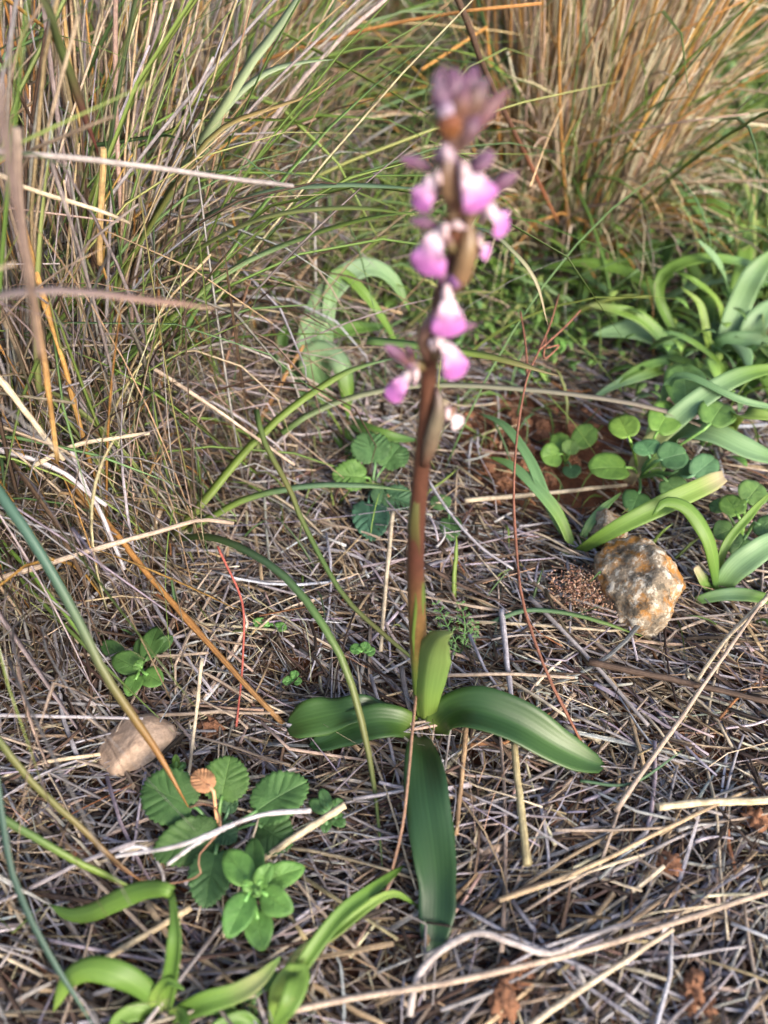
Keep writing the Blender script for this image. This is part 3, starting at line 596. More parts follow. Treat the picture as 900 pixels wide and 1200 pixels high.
seedling('crenate_leaved_herb', 'herb with blue-green scalloped leaves behind the orchid stem', 'herb', (436, 575), [
    ((432, 585, .012), (437, 630, .014), 44, (.065, .16, .10)), ((432, 560, .02), (390, 556, .026), 40, (.10, .2, .05)), ((440, 545, .02), (428, 505, .03), 46, (.075, .16, .06)), ((448, 550, .016), (470, 520, .02), 40, (.07, .15, .05)), ((448, 580, .012), (485, 590, .014), 34, (.06, .14, .07)), ((445, 595, .012), (452, 570, .014), 30, (.06, .13, .06))],
    26, BROAD, SG, bulge=.0013)
seedling('crenate_leaved_herb', 'small scalloped herb with two leaves just right of the orchid stem', 'herb', (525, 600), [((526, 604, .012), (530, 632, .012), 26, (.08, .17, .06)), ((522, 598, .01), (510, 580, .014), 26, (.07, .15, .05))], 18, BROAD, SG, n=40)
for bx, by, lab, lv in ((425, 765, 'tiny three-leaved seedling in the straw just left of the orchid stem', [((424, 764, .012), (410, 758, .013), 14), ((427, 762, .013), (430, 752, .016), 13), ((428, 765, .012), (440, 762, .013), 13)]),
                        (342, 798, 'tiny round-leaved seedling in the straw above the wavy orchid leaf', [((342, 797, .01), (331, 800, .012), 12), ((343, 796, .011), (348, 786, .014), 12), ((344, 799, .01), (354, 798, .012), 10)]),
                        (318, 735, 'tiny pale seedling in the straw beside the red hair-thin stem', [((316, 734, .008), (296, 728, .012), 14), ((320, 734, .008), (336, 736, .01), 13)])):
    seedling('seedling', lab, 'seedling', (bx, by), lv, 0, SMOOTH, (.12, .27, .07), n=24, rings=3, pet=.0006)
RND = (.13, .25, .05)
seedling('round_leaved_seedling', 'seedling of small rounded leaves on the bare reddish earth', 'seedling', (662, 545), [
    ((664, 532, .018), (650, 506, .022), 24), ((672, 525, .02), (698, 498, .026), 28), ((658, 532, .018), (634, 536, .02), 30), ((666, 534, .018), (670, 514, .026), 22, (.11, .2, .05)), ((668, 545, .01), (672, 560, .01), 22, (.08, .17, .07))], 0, SMOOTH, RND, n=32, rings=4, notch=.05)
seedling('round_leaved_herb', 'patch of rounded bright green leaves between the bare earth and the broad strap leaves', 'herb', (748, 560), [
    ((738, 548, .03), (690, 548, .034), 44), ((738, 515, .05), (724, 486, .055), 36, (.16, .28, .05)), ((768, 510, .05), (790, 470, .058), 40), ((762, 535, .045), (752, 515, .05), 34, (.08, .19, .08)), ((770, 540, .045), (806, 530, .05), 40, (.09, .2, .08)), ((778, 560, .035), (800, 585, .03), 34, (.1, .19, .06)), ((810, 560, .04), (840, 535, .045), 32, (.09, .19, .09)),
    ((750, 575, .02), (740, 600, .02), 34, (.08, .18, .06)), ((790, 555, .035), (812, 540, .04), 34, (.1, .2, .07)), ((805, 480, .06), (800, 420, .065), 48, (.14, .27, .07)), ((830, 500, .06), (850, 470, .065), 44, (.12, .23, .06))], 0, SMOOTH, RND, n=34, rings=4, pet=.0011, notch=.04)
seedling('round_leaved_herb', 'cluster of rounded dull green leaves right of the lichen stone', 'herb', (868, 640), [
    ((866, 606, .035), (850, 580, .04), 32), ((872, 590, .04), (892, 566, .045), 36, (.12, .22, .06)), ((862, 618, .03), (838, 628, .03), 30, (.1, .19, .05)), ((874, 628, .025), (860, 652, .02), 34, (.08, .17, .06)), ((884, 612, .035), (905, 622, .035), 34, (.09, .18, .06)), ((850, 598, .03), (832, 590, .03), 26, (.1, .2, .06))], 0, SMOOTH, RND, n=34, rings=4, pet=.0011)

# feathery seedling right of the stem
def feathery(label, base, fronds):
    b = W(base[0], base[1], .004); t = thing('feathery_seedling', label, 'seedling', (b[0], b[1], 0))
    for f in fronds:
        P = catmull([b] + [W(*q) for q in f], 14); Ps, ws = [P], [np.full(14, .0004)]
        T = nrm(np.gradient(P, axis=0))
        for i in range(3, 14, 2):
            for s in (-1, 1):
                sd = nrm(np.cross(T[i], (0, -.4, 1))) * s; d = nrm(sd + T[i] * .7); L = .0065 * (1 - abs(i - 7) / 12)
                Ps.append(P[i] + d * np.linspace(0, L, 14)[:, None]); ws.append(np.full(14, .00026))
                for k in (6, 10):
                    for s2 in (-1, 1):
                        d2 = nrm(d + s2 * nrm(np.cross(d, (0, -.4, 1)))); q = P[i] + d * L * k / 14; Ps.append(q + d2 * np.linspace(0, L * .35, 14)[:, None]); ws.append(np.full(14, .00024))
        Ps = np.array(Ps)[:, ::2]; ws = np.array(ws)[:, ::2]
        part('frond', sweep('frond', Ps, ws, TUBE(3), np.tile((.10, .22, .06), (len(Ps), 1)), mat=STEM), t)
feathery('delicate feathery-leaved seedling in the straw right of the orchid stem', (540, 765), [[(525, 735, .014), (512, 708, .02)], [(545, 735, .016), (540, 708, .02)], [(530, 760, .01), (505, 745, .014)], [(548, 750, .012), (556, 730, .014)]])

# ================================================================== strap-leaved plants
def lily(label, base, leaves, cat='plant', group=None, name='strap_leaved_plant'):
    b = W(base[0], base[1], 0); t = thing(name, label, cat, (b[0], b[1], 0), group)
    for l in leaves:
        P = WP(l[0]); mid = P[len(P) // 2]; kw = dict(up=(0, -.5, 1), fold=.3, wave=.0006, wfreq=2); kw.update(l[3] if len(l) > 3 else {})
        part('leaf', strap('leaf', P, pxm(l[1], mid), l[2], mat=STRAP, n=22, **kw), t)
    return t
A_ = (.11, .215, .04); B_ = (.14, .25, .045); C_ = (.2, .3, .065); T_ = (.13, .25, .11); D_ = (.075, .16, .05); PALE = (.33, .36, .16); BL = (.2, .33, .17); DRYT = (.5, .4, .28)
TIPQ = [(0, .6), (.2, .85), (.5, 1), (.8, .8), (.95, .45), (1, .15)]
lily('bright green strap-leaved plant with one arching leaf bent over, below the scalloped herb', (190, 1190), [
    ([(188, 1195, .004), (172, 1166, .022), (140, 1144, .034), (105, 1136, .036), (78, 1150, .030), (62, 1186, .016)], 30, [PALE, A_, A_, B_, B_, C_], dict(fold=-.3)),
    ([(192, 1195, .004), (200, 1150, .028), (207, 1105, .045), (206, 1072, .05), (202, 1046, .052)], 22, [PALE, B_, A_, A_, B_], dict(fold=.5, up=(-.5, -1, .4), prof=[(0, .7), (.4, 1), (.8, .8), (1, .5)])),
    ([(202, 1046, .052), (190, 1042, .053), (165, 1044, .046), (135, 1056, .036), (105, 1070, .026), (80, 1072, .02), (58, 1060, .016)], 24, [B_, A_, B_, B_, A_], dict(fold=-.3)),
    ([(195, 1195, .004), (235, 1176, .016), (275, 1164, .02), (305, 1146, .026), (328, 1122, .034)], 24, [A_, A_, B_, PALE, A_], dict(fold=.4)),
    ([(196, 1197, .004), (230, 1180, .012), (262, 1180, .014), (288, 1200, .01)], 20, [PALE, A_, B_, B_]),
    ([(330, 1215, .004), (336, 1165, .02), (362, 1120, .030), (400, 1070, .034), (440, 1040, .026), (474, 1014, .010)], 17, [C_, B_, B_, A_, A_, A_], dict(fold=.5)),
    ([(315, 1205, .004), (345, 1125, .024), (390, 1093, .026), (430, 1062, .028), (462, 1047, .024), (490, 1062, .01)], 12, [B_, PALE, B_, C_, A_], dict(fold=.5)),
    ([(325, 1208, .004), (330, 1165, .022), (350, 1140, .03), (340, 1175, .03), (318, 1205, .02)], 30, [B_, C_, B_, B_], dict(fold=.2)),
    ([(300, 1200, .004), (290, 1165, .012), (320, 1150, .014), (330, 1190, .012)], 22, [D_, D_, A_, A_]),
    ([(186, 1200, .004), (165, 1185, .014), (140, 1196, .014), (125, 1225, .008)], 20, [A_, B_, B_, A_]), ([(194, 1196, .004), (212, 1188, .02), (222, 1215, .024)], 16, [C_, B_, A_]),
    ([(310, 1215, .004), (285, 1195, .012), (255, 1205, .014), (240, 1225, .01)], 20, [D_, A_, A_, B_]), ([(190, 1197, .004), (182, 1172, .018), (196, 1150, .03), (215, 1160, .032)], 14, [PALE, C_, B_, A_])])
lily('strap-leaved sprout arching across the lichen stone with a long leaf browned at its tip', (673, 645), [
    ([(673, 648, .004), (655, 605, .024), (628, 572, .036), (600, 546, .040), (573, 535, .036)], 15, [C_, B_, T_, T_, B_]),
    ([(668, 640, .004), (640, 585, .03), (620, 538, .045), (592, 500, .05), (562, 484, .044)], 13, [B_, T_, T_, T_, T_]),
    ([(674, 648, .004), (700, 632, .026), (735, 612, .042), (780, 590, .052), (820, 572, .056), (848, 558, .055)], 24, [C_, B_, B_, B_, C_, DRYT], dict(prof=[(0, .4), (.3, .75), (.6, 1), (.9, .9), (1, .6)], up=(.2, -.8, 1))),
    ([(676, 645, .004), (695, 608, .02), (728, 577, .03)], 10, [B_, T_, B_]), ([(678, 650, .004), (690, 640, .01), (700, 648, .008)], 8, [C_, B_, B_]), ([(671, 650, .004), (664, 648, .008), (656, 652, .004)], 7, [B_, A_, A_])])
lily('strap-leaved plant whose leaf arches up and nods beside the lichen stone', (838, 695), [
    ([(842, 694, .004), (838, 660, .03), (828, 625, .05), (806, 595, .062), (780, 588, .064), (765, 604, .058)], 20, [D_, A_, B_, B_, B_, A_], dict(fold=-.3, prof=[(0, .5), (.3, .8), (.6, 1), (.85, .7), (1, .1)])),
    ([(840, 695, .004), (860, 668, .022), (890, 645, .034), (930, 620, .04)], 30, [A_, BL, BL, BL]), ([(815, 704, .006), (850, 697, .012), (890, 700, .014), (930, 712, .012)], 16, [A_, BL, A_, A_]), ([(836, 696, .004), (824, 680, .014), (815, 664, .022)], 14, [A_, B_, DRYT], dict(prof=[(0, .6), (.6, 1), (1, .6)])),
    ([(838, 690, .004), (850, 640, .03), (880, 602, .045), (905, 575, .05)], 10, [C_, B_, B_, C_])])
lily('strap-leaved plant with a long pale leaf crossing before the rounded leaves', (742, 565), [
    ([(736, 566, .004), (755, 530, .03), (785, 498, .05), (825, 465, .068), (870, 440, .08), (930, 428, .08)], 26, [DRYT, PALE, BL, BL, B_, C_], dict(up=(-.2, -.6, 1))),
    ([(760, 560, .004), (790, 512, .035), (830, 508, .05), (875, 528, .045), (930, 545, .03)], 36, [A_, BL, BL, BL, A_], dict(up=(0, -.3, 1))), ([(850, 520, .004), (858, 492, .05), (880, 486, .07), (930, 492, .07)], 22, [B_, C_, C_, C_]), ([(745, 560, .004), (775, 470, .05), (800, 440, .075), (870, 470, .07), (930, 480, .05)], 11, [A_, T_, T_, BL, T_])])
lily('lush clump of arching strap leaves in front of the golden tussock', (800, 425), [
    ([(795, 428, .0), (778, 400, .03), (752, 374, .05), (718, 362, .058), (686, 357, .056)], 17, [A_, T_, B_, B_, PALE], dict(up=(0, -.8, 1))), ([(800, 425, .0), (775, 400, .024), (740, 388, .034), (695, 392, .03)], 30, [A_, T_, BL, BL]), ([(800, 420, 0), (765, 345, .05), (735, 320, .06), (690, 309, .06), (634, 312, .045)], 18, [A_, B_, B_, B_, A_]),
    ([(808, 420, 0), (772, 352, .05), (780, 320, .075), (815, 304, .09), (860, 306, .085), (920, 322, .06)], 16, [A_, A_, B_, B_, T_, T_]), ([(862, 420, 0), (850, 385, .03), (838, 350, .06), (812, 328, .08), (790, 318, .08)], 11, [A_, B_, C_, B_, B_]), ([(830, 425, 0), (828, 395, .03), (820, 358, .055), (798, 336, .07)], 11, [B_, C_, C_, C_]),
    ([(860, 415, 0), (856, 360, .04), (842, 310, .09), (815, 278, .11)], 17, [A_, T_, BL, BL]), ([(840, 430, 0), (865, 360, .05), (885, 320, .08), (920, 285, .1)], 30, [T_, BL, BL, B_]), ([(870, 430, 0), (885, 380, .04), (925, 345, .06)], 30, [A_, BL, BL]), ([(830, 425, 0), (845, 405, .025), (880, 400, .03), (925, 408, .02)], 26, [A_, T_, BL, A_]),
    ([(790, 430, 0), (760, 438, .02), (720, 452, .02), (690, 470, .012)], 14, [A_, B_, BL, BL]), ([(805, 425, 0), (770, 425, .026), (735, 440, .025), (705, 462, .012)], 12, [T_, T_, A_, A_])])
lily('strap-leaved clump with broad pale leaves at the right-hand foot of the golden tussock', (830, 310), [
    ([(825, 318, 0), (745, 300, .02), (738, 285, .035), (727, 256, .055)], 16, [A_, BL, BL, BL], dict(up=(-.2, -1, .3))), ([(850, 315, 0), (862, 268, .05), (835, 240, .07), (782, 228, .06)], 20, [A_, B_, B_, A_]), ([(840, 318, 0), (855, 280, .04), (885, 266, .055), (930, 268, .05)], 22, [A_, C_, C_, B_]), ([(825, 318, 0), (822, 300, .03), (850, 278, .05), (900, 262, .06), (950, 262, .06)], 16, [A_, B_, C_, C_, B_]),
    ([(850, 318, 0), (830, 262, .06), (780, 205, .09)], 11, [A_, A_, T_]), ([(870, 318, 0), (890, 290, .02), (930, 290, .02)], 24, [A_, T_, T_]), ([(840, 318, 0), (800, 250, .06), (760, 215, .07), (700, 214, .05)], 13, [A_, BL, T_, T_])])
lily('glaucous strap-leaved plant with folded shiny leaves behind the orchid', (395, 480), [
    ([(392, 485, 0), (362, 420, .05), (376, 358, .08), (405, 324, .095), (436, 314, .095), (462, 330, .08), (480, 365, .055)], 30, [A_, T_, BL, BL, (.2, .3, .19), BL, A_], dict(up=(.2, -.8, 1))), ([(380, 480, 0), (385, 360, .08), (398, 320, .098), (428, 346, .085), (452, 380, .06), (470, 415, .03)], 16, [A_, T_, BL, B_, B_, A_], dict(up=(.4, -.6, .8))),
    ([(380, 480, 0), (350, 425, .03), (370, 396, .045), (410, 386, .05), (460, 382, .045)], 24, [D_, D_, T_, A_, D_]), ([(395, 480, 0), (366, 425, .05), (384, 412, .06), (402, 425, .055), (409, 458, .035), (408, 492, .01)], 30, [A_, T_, BL, (.2, .3, .2), B_, A_], dict(up=(.6, -.8, .6), fold=-.5)), ([(400, 488, .002), (425, 502, .014), (455, 512, .014), (490, 516, .006)], 18, [D_, D_, A_, D_]),
    ([(390, 490, 0), (345, 440, .03), (330, 405, .05), (345, 370, .07)], 22, [D_, D_, D_, A_]), ([(392, 490, .0), (400, 510, .008), (420, 545, .006)], 22, [D_, A_, D_])])

def root_tussock(label, c): return thing('grass_tussock', label, 'tussock', (c[0], c[1], float(gz(c[0], c[1]))))
TL = root_tussock('big dense tussock of dry tan stems and arching green blades left of the orchid', (-.345, .50))
TG = root_tussock('golden upright tussock of dry stems behind the flower spike', (.205, .90))
def random_lily(label, px, py, n, L, wd, spread=1.0):
    b = W(px, py, 0); t = thing('strap_leaved_plant', label, 'plant', (b[0], b[1], 0))
    for k in range(n):
        az = rng.random() * 6.28; l = rng.uniform(*L); th = rng.uniform(.3, 1.0) * spread; kap = rng.uniform(.6, 1.6); s_ = np.linspace(0, 1, 8)
        a = th + kap * s_ ** 1.5; d = np.stack([np.sin(a) * math.cos(az), np.sin(a) * math.sin(az), np.cos(a)], -1) * l / 7
        P = np.cumsum(d, 0) - d[0] + b; P[:, 2] = np.maximum(P[:, 2], .006)
        c_ = [(A_, B_, B_, T_), (T_, BL, BL, T_), (A_, A_, B_, C_), (A_, T_, B_, BL)][rng.integers(4)]
        part('leaf', strap('leaf', P, rng.uniform(*wd), c_, mat=STRAP, n=16, cols=4, up=(.05, -.1, 1), fold=rng.uniform(-.2, .4), wave=.0008, wfreq=1.5), t)
for a in (('leafy strap plant just left of the lush clump, over the fine ground cover', 690, 345, 8, (.06, .13), (.007, .013)), ('strap plant squeezed between the lush clump and the long pale leaf', 862, 470, 9, (.07, .14), (.008, .015)), ('strap plant standing in the grass right of the golden tussock', 845, 215, 10, (.10, .2), (.010, .018)),
          ('small strap plant at the left foot of the golden tussock', 600, 345, 6, (.05, .1), (.006, .011)), ('strap plant behind the broad pale leaves right of the golden tussock', 790, 150, 10, (.12, .25), (.012, .02)), ('strap plant in the green behind the flower spike', 440, 200, 10, (.1, .2), (.009, .016)), ('dark strap plant under the arching blades behind the glaucous one', 380, 300, 8, (.08, .15), (.008, .014)),
          ('strap plant hemming the lush clump on its far side', 905, 360, 9, (.08, .16), (.009, .017)), ('low strap plant between the lush clump and the broad pale leaves', 770, 330, 8, (.07, .14), (.008, .014))):
    random_lily(*a)
for a in (('broad-leaved strap plant filling the gap above the rounded leaves', 845, 420, 8, (.1, .17), (.012, .02)), ('tall strap plant rising through the ground cover beside the lush clump', 740, 375, 7, (.08, .15), (.009, .015)), ('arching strap plant tucked behind the lush clump', 880, 300, 9, (.12, .2), (.012, .02)), ('strap plant with long leaves in the grass far right of the golden tussock', 905, 170, 10, (.15, .28), (.012, .02))):
    random_lily(*a)
# ================================================================== hero blades and stalks, traced one by one
def stalk(label, pts, wpx, col, name='dry_stalk', cat='stalk', mat=None, kind='tube', taper=.7, group=None, n=18, nodes=False, twist=0., of=None):
    P = WP(pts); mid = P[len(P) // 2]; r = pxm(wpx, mid) / 2
    Q = catmull(P, n); Q = Q + (np.cumsum(rng.normal(0, 1, (n, 3)), 0) - np.linspace(0, 1, n)[:, None] * 0) * r * .07; wa = r * np.linspace(1, taper, n) * (rng.normal(1, .05, n) if kind == 'tube' else 1); col = np.asarray(col, float)
    if nodes: wa[n // 3] *= 1.3; wa[2 * n // 3] *= 1.25
    if kind == 'blade': wa[-4:] *= np.array((.85, .65, .4, .12))
    if col.ndim == 2: col = np.stack([np.interp(np.linspace(0, 1, n), np.linspace(0, 1, len(col)), col[:, k]) for k in range(3)], -1)
    else: col = np.clip(col[None] * rng.normal(1, .06, (n, 1)), .01, .85)
    me = sweep(name, Q, wa[None], TUBE(7) if kind == 'tube' else BLADE, col[None], ref=(.1, -.6, 1), twist=np.linspace(0, twist, n)[None], mat=mat or (STRAW if kind == 'tube' else GRASS))
    if of is not None:
        o = part('dry_stem' if kind == 'tube' else 'green_blade', me, of); o['label'] = label; return o
    b = Q[np.argmin(Q[:, 2])]
    return tag(link(name, me, None, b), label, cat, group)
def blade(label, pts, wpx, col, **kw): return stalk(label, pts, wpx, col, kind='blade', of=kw.pop('of', TL), **kw)
def sprout(label, pts, wpx, col): return stalk(label, pts, wpx, col, name='grass_sprout', cat='grass', kind='blade')
g1, g2, g3, teal, oliv = (.17, .25, .05), (.11, .19, .06), (.10, .18, .10), (.075, .15, .12), (.17, .17, .06)
blade('long green grass blade arching down past the left orchid leaves to the straw', [(205, 632, .02), (240, 628, .05), (284, 642, .07), (335, 675, .08), (375, 725, .075), (403, 775, .06), (424, 845, .035), (440, 935, .015), (448, 1014, .012)], 11, [g2, g2, g3, g2, oliv, g2])
blade('yellow-green grass blade rising from the tussock toward the orchid flowers', [(200, 630, .01), (226, 603, .03), (287, 529, .06), (340, 479, .08), (407, 436, .09), (461, 420, .09)], 11, [oliv, g1, g1, g1, g3])
blade('green grass blade bending level from the tussock to the orchid stem', [(215, 625, .01), (251, 603, .025), (297, 582, .035), (358, 570, .04), (420, 570, .038), (479, 577, .03)], 9, [g2, g1, g3, g3, g2])
blade('thin dark green blade slanting down behind the arching long blade', [(300, 480, .09), (311, 522, .08), (338, 571, .065), (356, 615, .05), (400, 695, .03), (450, 745, .018), (530, 812, .008)], 7, [g2, oliv, g2, oliv, g2])
blade('thick teal grass blade with an orange tip slanting down over the pinkish stone', [(-30, 530, .16), (0, 578, .15), (36, 629, .135), (80, 700, .11), (111, 762, .09), (133, 802, .075), (164, 849, .058), (191, 890, .045), (222, 946, .025)], 13, [teal, teal, teal, (.13, .18, .1), (.16, .15, .06), (.3, .15, .05), (.42, .2, .07)])
blade('olive and rust grass blade slanting to the folded strap leaf', [(-30, 835, .09), (0, 868, .08), (44, 921, .062), (89, 961, .048), (133, 1005, .03), (169, 1034, .016)], 9, [g2, oliv, oliv, (.2, .13, .06), (.32, .16, .08)])
blade('plain green grass blade slanting to the folded strap leaf', [(-30, 935, .07), (0, 957, .06), (67, 997, .045), (120, 1025, .03), (160, 1043, .018)], 10, [g2, g2, g1, g1])
blade('dark blue-green grass blade curving down past the bright strap leaves', [(-10, 870, .1), (9, 1005, .07), (35, 1075, .055), (67, 1134, .04), (110, 1205, .02)], 9, [teal, (.06, .11, .09), (.06, .11, .09), teal])
blade('broad pale green blade standing high out of the left tussock', [(150, 300, None, .50), (190, 240, None, .50), (225, 185, None, .5), (285, 90, None, .51), (330, 30, None, .52), (375, -40, None, .53)], 16, [g2, (.2, .28, .13), (.34, .42, .24), (.32, .4, .25), (.25, .33, .2)])
blade('pale green blade curving right beside the broad high blade', [(210, 250, None, .52), (245, 170, None, .52), (275, 115, None, .53), (325, 80, None, .55), (390, 70, None, .56)], 11, [g2, (.32, .4, .24), (.32, .4, .26), (.25, .33, .2)])
blade('olive blade crossing the high pale blades', [(120, 370, None, .45), (155, 300, None, .46), (210, 210, None, .47), (260, 150, None, .49), (350, 115, None, .52), (385, 90, None, .53)], 9, [oliv, (.13, .16, .04), oliv, (.28, .2, .08), (.4, .3, .15)])
blade('long olive blade reaching right at the height of the orchid flowers', [(200, 310, None, .44), (300, 260, None, .41), (400, 245, None, .39), (490, 252, None, .37)], 9, [g1, (.25, .28, .1), (.22, .25, .09), g1])
blade('long blue-green blade reaching right above the olive one', [(240, 255, None, .48), (310, 228, None, .46), (400, 220, None, .44), (500, 224, None, .42)], 9, [g3, (.2, .3, .18), (.2, .3, .18), g3])
blade('green blade curving right from the tussock below the orchid flowers', [(130, 430, None, .44), (200, 375, None, .45), (260, 325, None, .47), (330, 290, None, .48), (420, 262, None, .46), (500, 250, None, .44)], 9, [g2, g1, (.2, .3, .16), g1, g2])
blade('grey-green blade lying level behind the orchid from tussock to strap leaves', [(330, 508, .05), (380, 477, .06), (463, 455, .065), (547, 452, .066), (660, 460, .066), (760, 476, .06), (820, 498, .05), (905, 538, .03)], 8, [g2, (.2, .21, .14), (.24, .24, .18), (.22, .2, .17), (.24, .2, .17), (.2, .13, .09)])
blade('short broad green blade poking out to the right of the orchid flowers', [(430, 400, None, .38), (480, 405, None, .375), (543, 413, None, .37), (597, 423, None, .36), (655, 440, None, .355)], 11, [g2, g2, g1, oliv, (.2, .16, .09)])
blade('pale arching blade drooping onto the branched dead stem', [(530, 300, None, .5), (550, 270, None, .48), (575, 273, None, .46), (603, 297, None, .44), (627, 330, None, .43), (641, 382, None, .425)], 7, [g2, g3, (.25, .28, .16), (.35, .32, .22), (.4, .33, .24)])
blade('maroon-edged green blade leaning from the top of the left tussock', [(20, -60, None, .36), (55, 10, None, .37), (78, 70, None, .38), (95, 120, None, .385), (118, 185, None, .39)], 13, [(.2, .15, .12), (.1, .12, .06), (.1, .14, .05), (.1, .05, .04), (.12, .03, .03)])
blade('purplish blade held level close in front of the left tussock', [(-30, 360, None, .22), (10, 345, None, .22), (60, 341, None, .225), (130, 346, None, .23), (200, 355, None, .235), (255, 362, None, .24)], 12, [(.2, .16, .15), (.26, .2, .21), (.28, .2, .2), (.34, .21, .18), (.42, .27, .22)])
stalk('dark brown culm slanting behind the flower spike to a green sheath', [(520, -40, None, .62), (553, 40, None, .64), (567, 80, None, .65), (600, 150, None, .68), (625, 200, None, .71), (655, 262, None, .76)], 6.5, [(.12, .08, .06), (.09, .055, .04), (.12, .06, .04), (.26, .1, .06), (.33, .15, .07)], of=TG)
blade('short green sheath standing under the dark brown culm', [(652, 300, None, .80), (650, 280, None, .785), (655, 258, None, .765)], 8, [g1, g1, g1], of=TG)
stalk('thick golden-brown stalk slanting down from the tussock to the wavy orchid leaf', [(20, 455, .11), (44, 500, .1), (71, 549, .088), (124, 611, .07), (178, 678, .05), (244, 753, .03), (284, 798, .018), (332, 848, .006)], 9, [(.38, .26, .12), (.36, .2, .07), (.30, .15, .045), (.28, .14, .045), (.3, .17, .07)], nodes=True)
stalk('silvery bent straw reaching over the golden-brown stalk', [(-15, 520, .13), (0, 527, .125), (45, 540, .115), (80, 558, .105), (100, 575, .098), (124, 592, .09)], 7, LAV * 1.25)
stalk('pale grey straw hanging down across the golden-brown stalk', [(84, 527, .12), (98, 565, .1), (118, 600, .085), (147, 666, .055)], 6, LAV * 1.15)
stalk('bleached straw jutting right above the silvery bent straw', [(40, 545, .115), (89, 522, .12), (130, 514, .12), (176, 507, .12)], 6, CREAM * .95)
stalk('long tan leaf stretching right across the base of the tussock', [(-10, 680, .08), (60, 660, .08), (133, 638, .08), (190, 622, .08), (236, 609, .078), (275, 613, .07)], 7, PINKT, kind='tube')
stalk('hair-thin red stem hanging among the straws left of the orchid', [(255, 640, .05), (262, 656, .045), (278, 690, .035), (285, 720, .03), (283, 780, .02), (276, 850, .012)], 3.2, (.48, .13, .10), cat='stem', name='red_stem')
stalk('pinkish tan straw slanting out of the tussock toward the scalloped leaves', [(180, 432, .12), (220, 458, .105), (260, 485, .09), (345, 545, .05)], 5, PINKT * 1.15)
stalk('thick grey stick lying level across the upper tussock', [(-20, 174, None, .33), (8, 178, None, .33), (150, 192, None, .345), (260, 207, None, .36), (345, 217, None, .37)], 7, GREY * 1.2, taper=.85)
stalk('cream straw leaning across the tussock below the grey stick', [(0, 205, None, .37), (30, 220, None, .37), (110, 246, None, .38), (150, 262, None, .39)], 6, CREAM)
stalk('long tan stalk slanting right behind the orchid flowers', [(160, 270, None, .62), (175, 278, None, .62), (300, 315, None, .62), (375, 340, None, .62), (470, 368, None, .61)], 5, TAN * 1.1)
stalk('orange-gold stalk leaning in the left tussock', [(20, 240, None, .38), (35, 295, None, .38), (50, 345, None, .375), (75, 425, None, .37), (107, 545, None, .36)], 8, GOLD, nodes=True)
stalk('second orange-gold stalk nearer the purplish blade', [(20, 150, None, .3), (25, 250, None, .3), (40, 350, None, .3), (55, 440, None, .3), (68, 540, None, .3)], 9, [(.3, .24, .2), (.3, .22, .18), (.33, .22, .14), GOLD, (.5, .33, .14)], nodes=True)
stalk('thick grey-brown stalk standing close at the edge of the tussock', [(-5, 90, None, .2), (10, 180, None, .2), (25, 270, None, .202), (38, 350, None, .205), (48, 420, None, .21)], 13, [(.2, .16, .15), (.2, .15, .14), (.24, .18, .15), (.26, .19, .15)])
stalk('pale cream stalk leaning low against the tussock edge', [(-20, 430, .17), (0, 447, .16), (35, 490, .14), (75, 540, .115)], 9, CREAM * .9)
stalk('short orange-brown stub slanting up from the straw near the glaucous leaves', [(296, 508, .02), (325, 455, .045), (355, 405, .068)], 6, [(.2, .1, .05), (.33, .18, .07), (.42, .25, .1)])
stalk('straight pale gold stalk with a cut top in the upper tussock', [(117, 310, None, .42), (118, 240, None, .42), (121, 175, None, .42)], 8, (.52, .36, .17), taper=.95)
stalk('thin upright stalk broken at the top in the middle tussock', [(190, 480, None, .46), (188, 400, None, .46), (184, 310, None, .46)], 4, (.36, .2, .09))
stalk('tall gold stalk leaning in the upper left tussock', [(95, 150, None, .5), (80, 60, None, .5), (70, -30, None, .5)], 6, (.5, .34, .15))
# ground straws
stalk('thick pale cream straw lying past the smooth-leaved herb', [(405, 943, .022), (360, 972, .018), (310, 1004, .013)], 9, (.66, .56, .38), taper=.95)
stalk('pale cream straw lying below the folded strap leaf', [(224, 1063, .014), (172, 1095, .014), (105, 1135, .012)], 8, (.58, .47, .3), taper=.9)
stalk('long tan straw lying across the tip of the front orchid leaf', [(325, 1187, .022), (420, 1168, .022), (520, 1152, .023), (620, 1130, .022), (720, 1103, .022), (905, 1043, .016)], 8, PINKT * 1.1, taper=.85)
stalk('bright pale yellow flat straw lying alone on the grey mat', [(771, 946, .018), (830, 941, .017), (905, 936, .016)], 9, (.66, .55, .36), taper=1)
stalk('long pale straw slanting up from the red earth lumps', [(615, 1206, .02), (700, 1148, .02), (789, 1090, .017)], 8, CREAM * .92)
stalk('long thin tan straw with a gentle bow below the right orchid leaf', [(585, 1055, .018), (650, 1032, .018), (708, 1007, .018), (790, 967, .018), (868, 930, .016)], 6, TAN * 1.15)
stalk('long straight straw slanting from the rounded herb to below the orchid leaf', [(722, 950, .014), (760, 895, .016), (800, 840, .018), (841, 780, .02), (905, 690, .02)], 6, PINKT * 1.05)
stalk('upright pale stub standing under the right orchid leaf', [(603, 870, .02), (609, 930, .016), (614, 980, .014), (617, 1014, .012)], 9, (.42, .36, .2), taper=1.1)
stalk('tan straw pointing at the camera side right of the front orchid leaf', [(546, 852, .016), (541, 910, .015), (534, 980, .013)], 7, (.40, .27, .16))
stalk('thin reddish straw crossing the base of the orchid leaves', [(489, 800, .03), (484, 850, .034), (474, 952, .03), (462, 1010, .018), (450, 1055, .01)], 4.5, (.36, .22, .15))
stalk('pale straw standing nearly upright just left of the orchid stem', [(460, 600, .02), (453, 680, .018), (446, 762, .012)], 6, CREAM * .85)
stalk('flat grey straw lying behind the right orchid leaf', [(588, 715, .012), (594, 770, .014), (602, 835, .016)], 8, LAV)
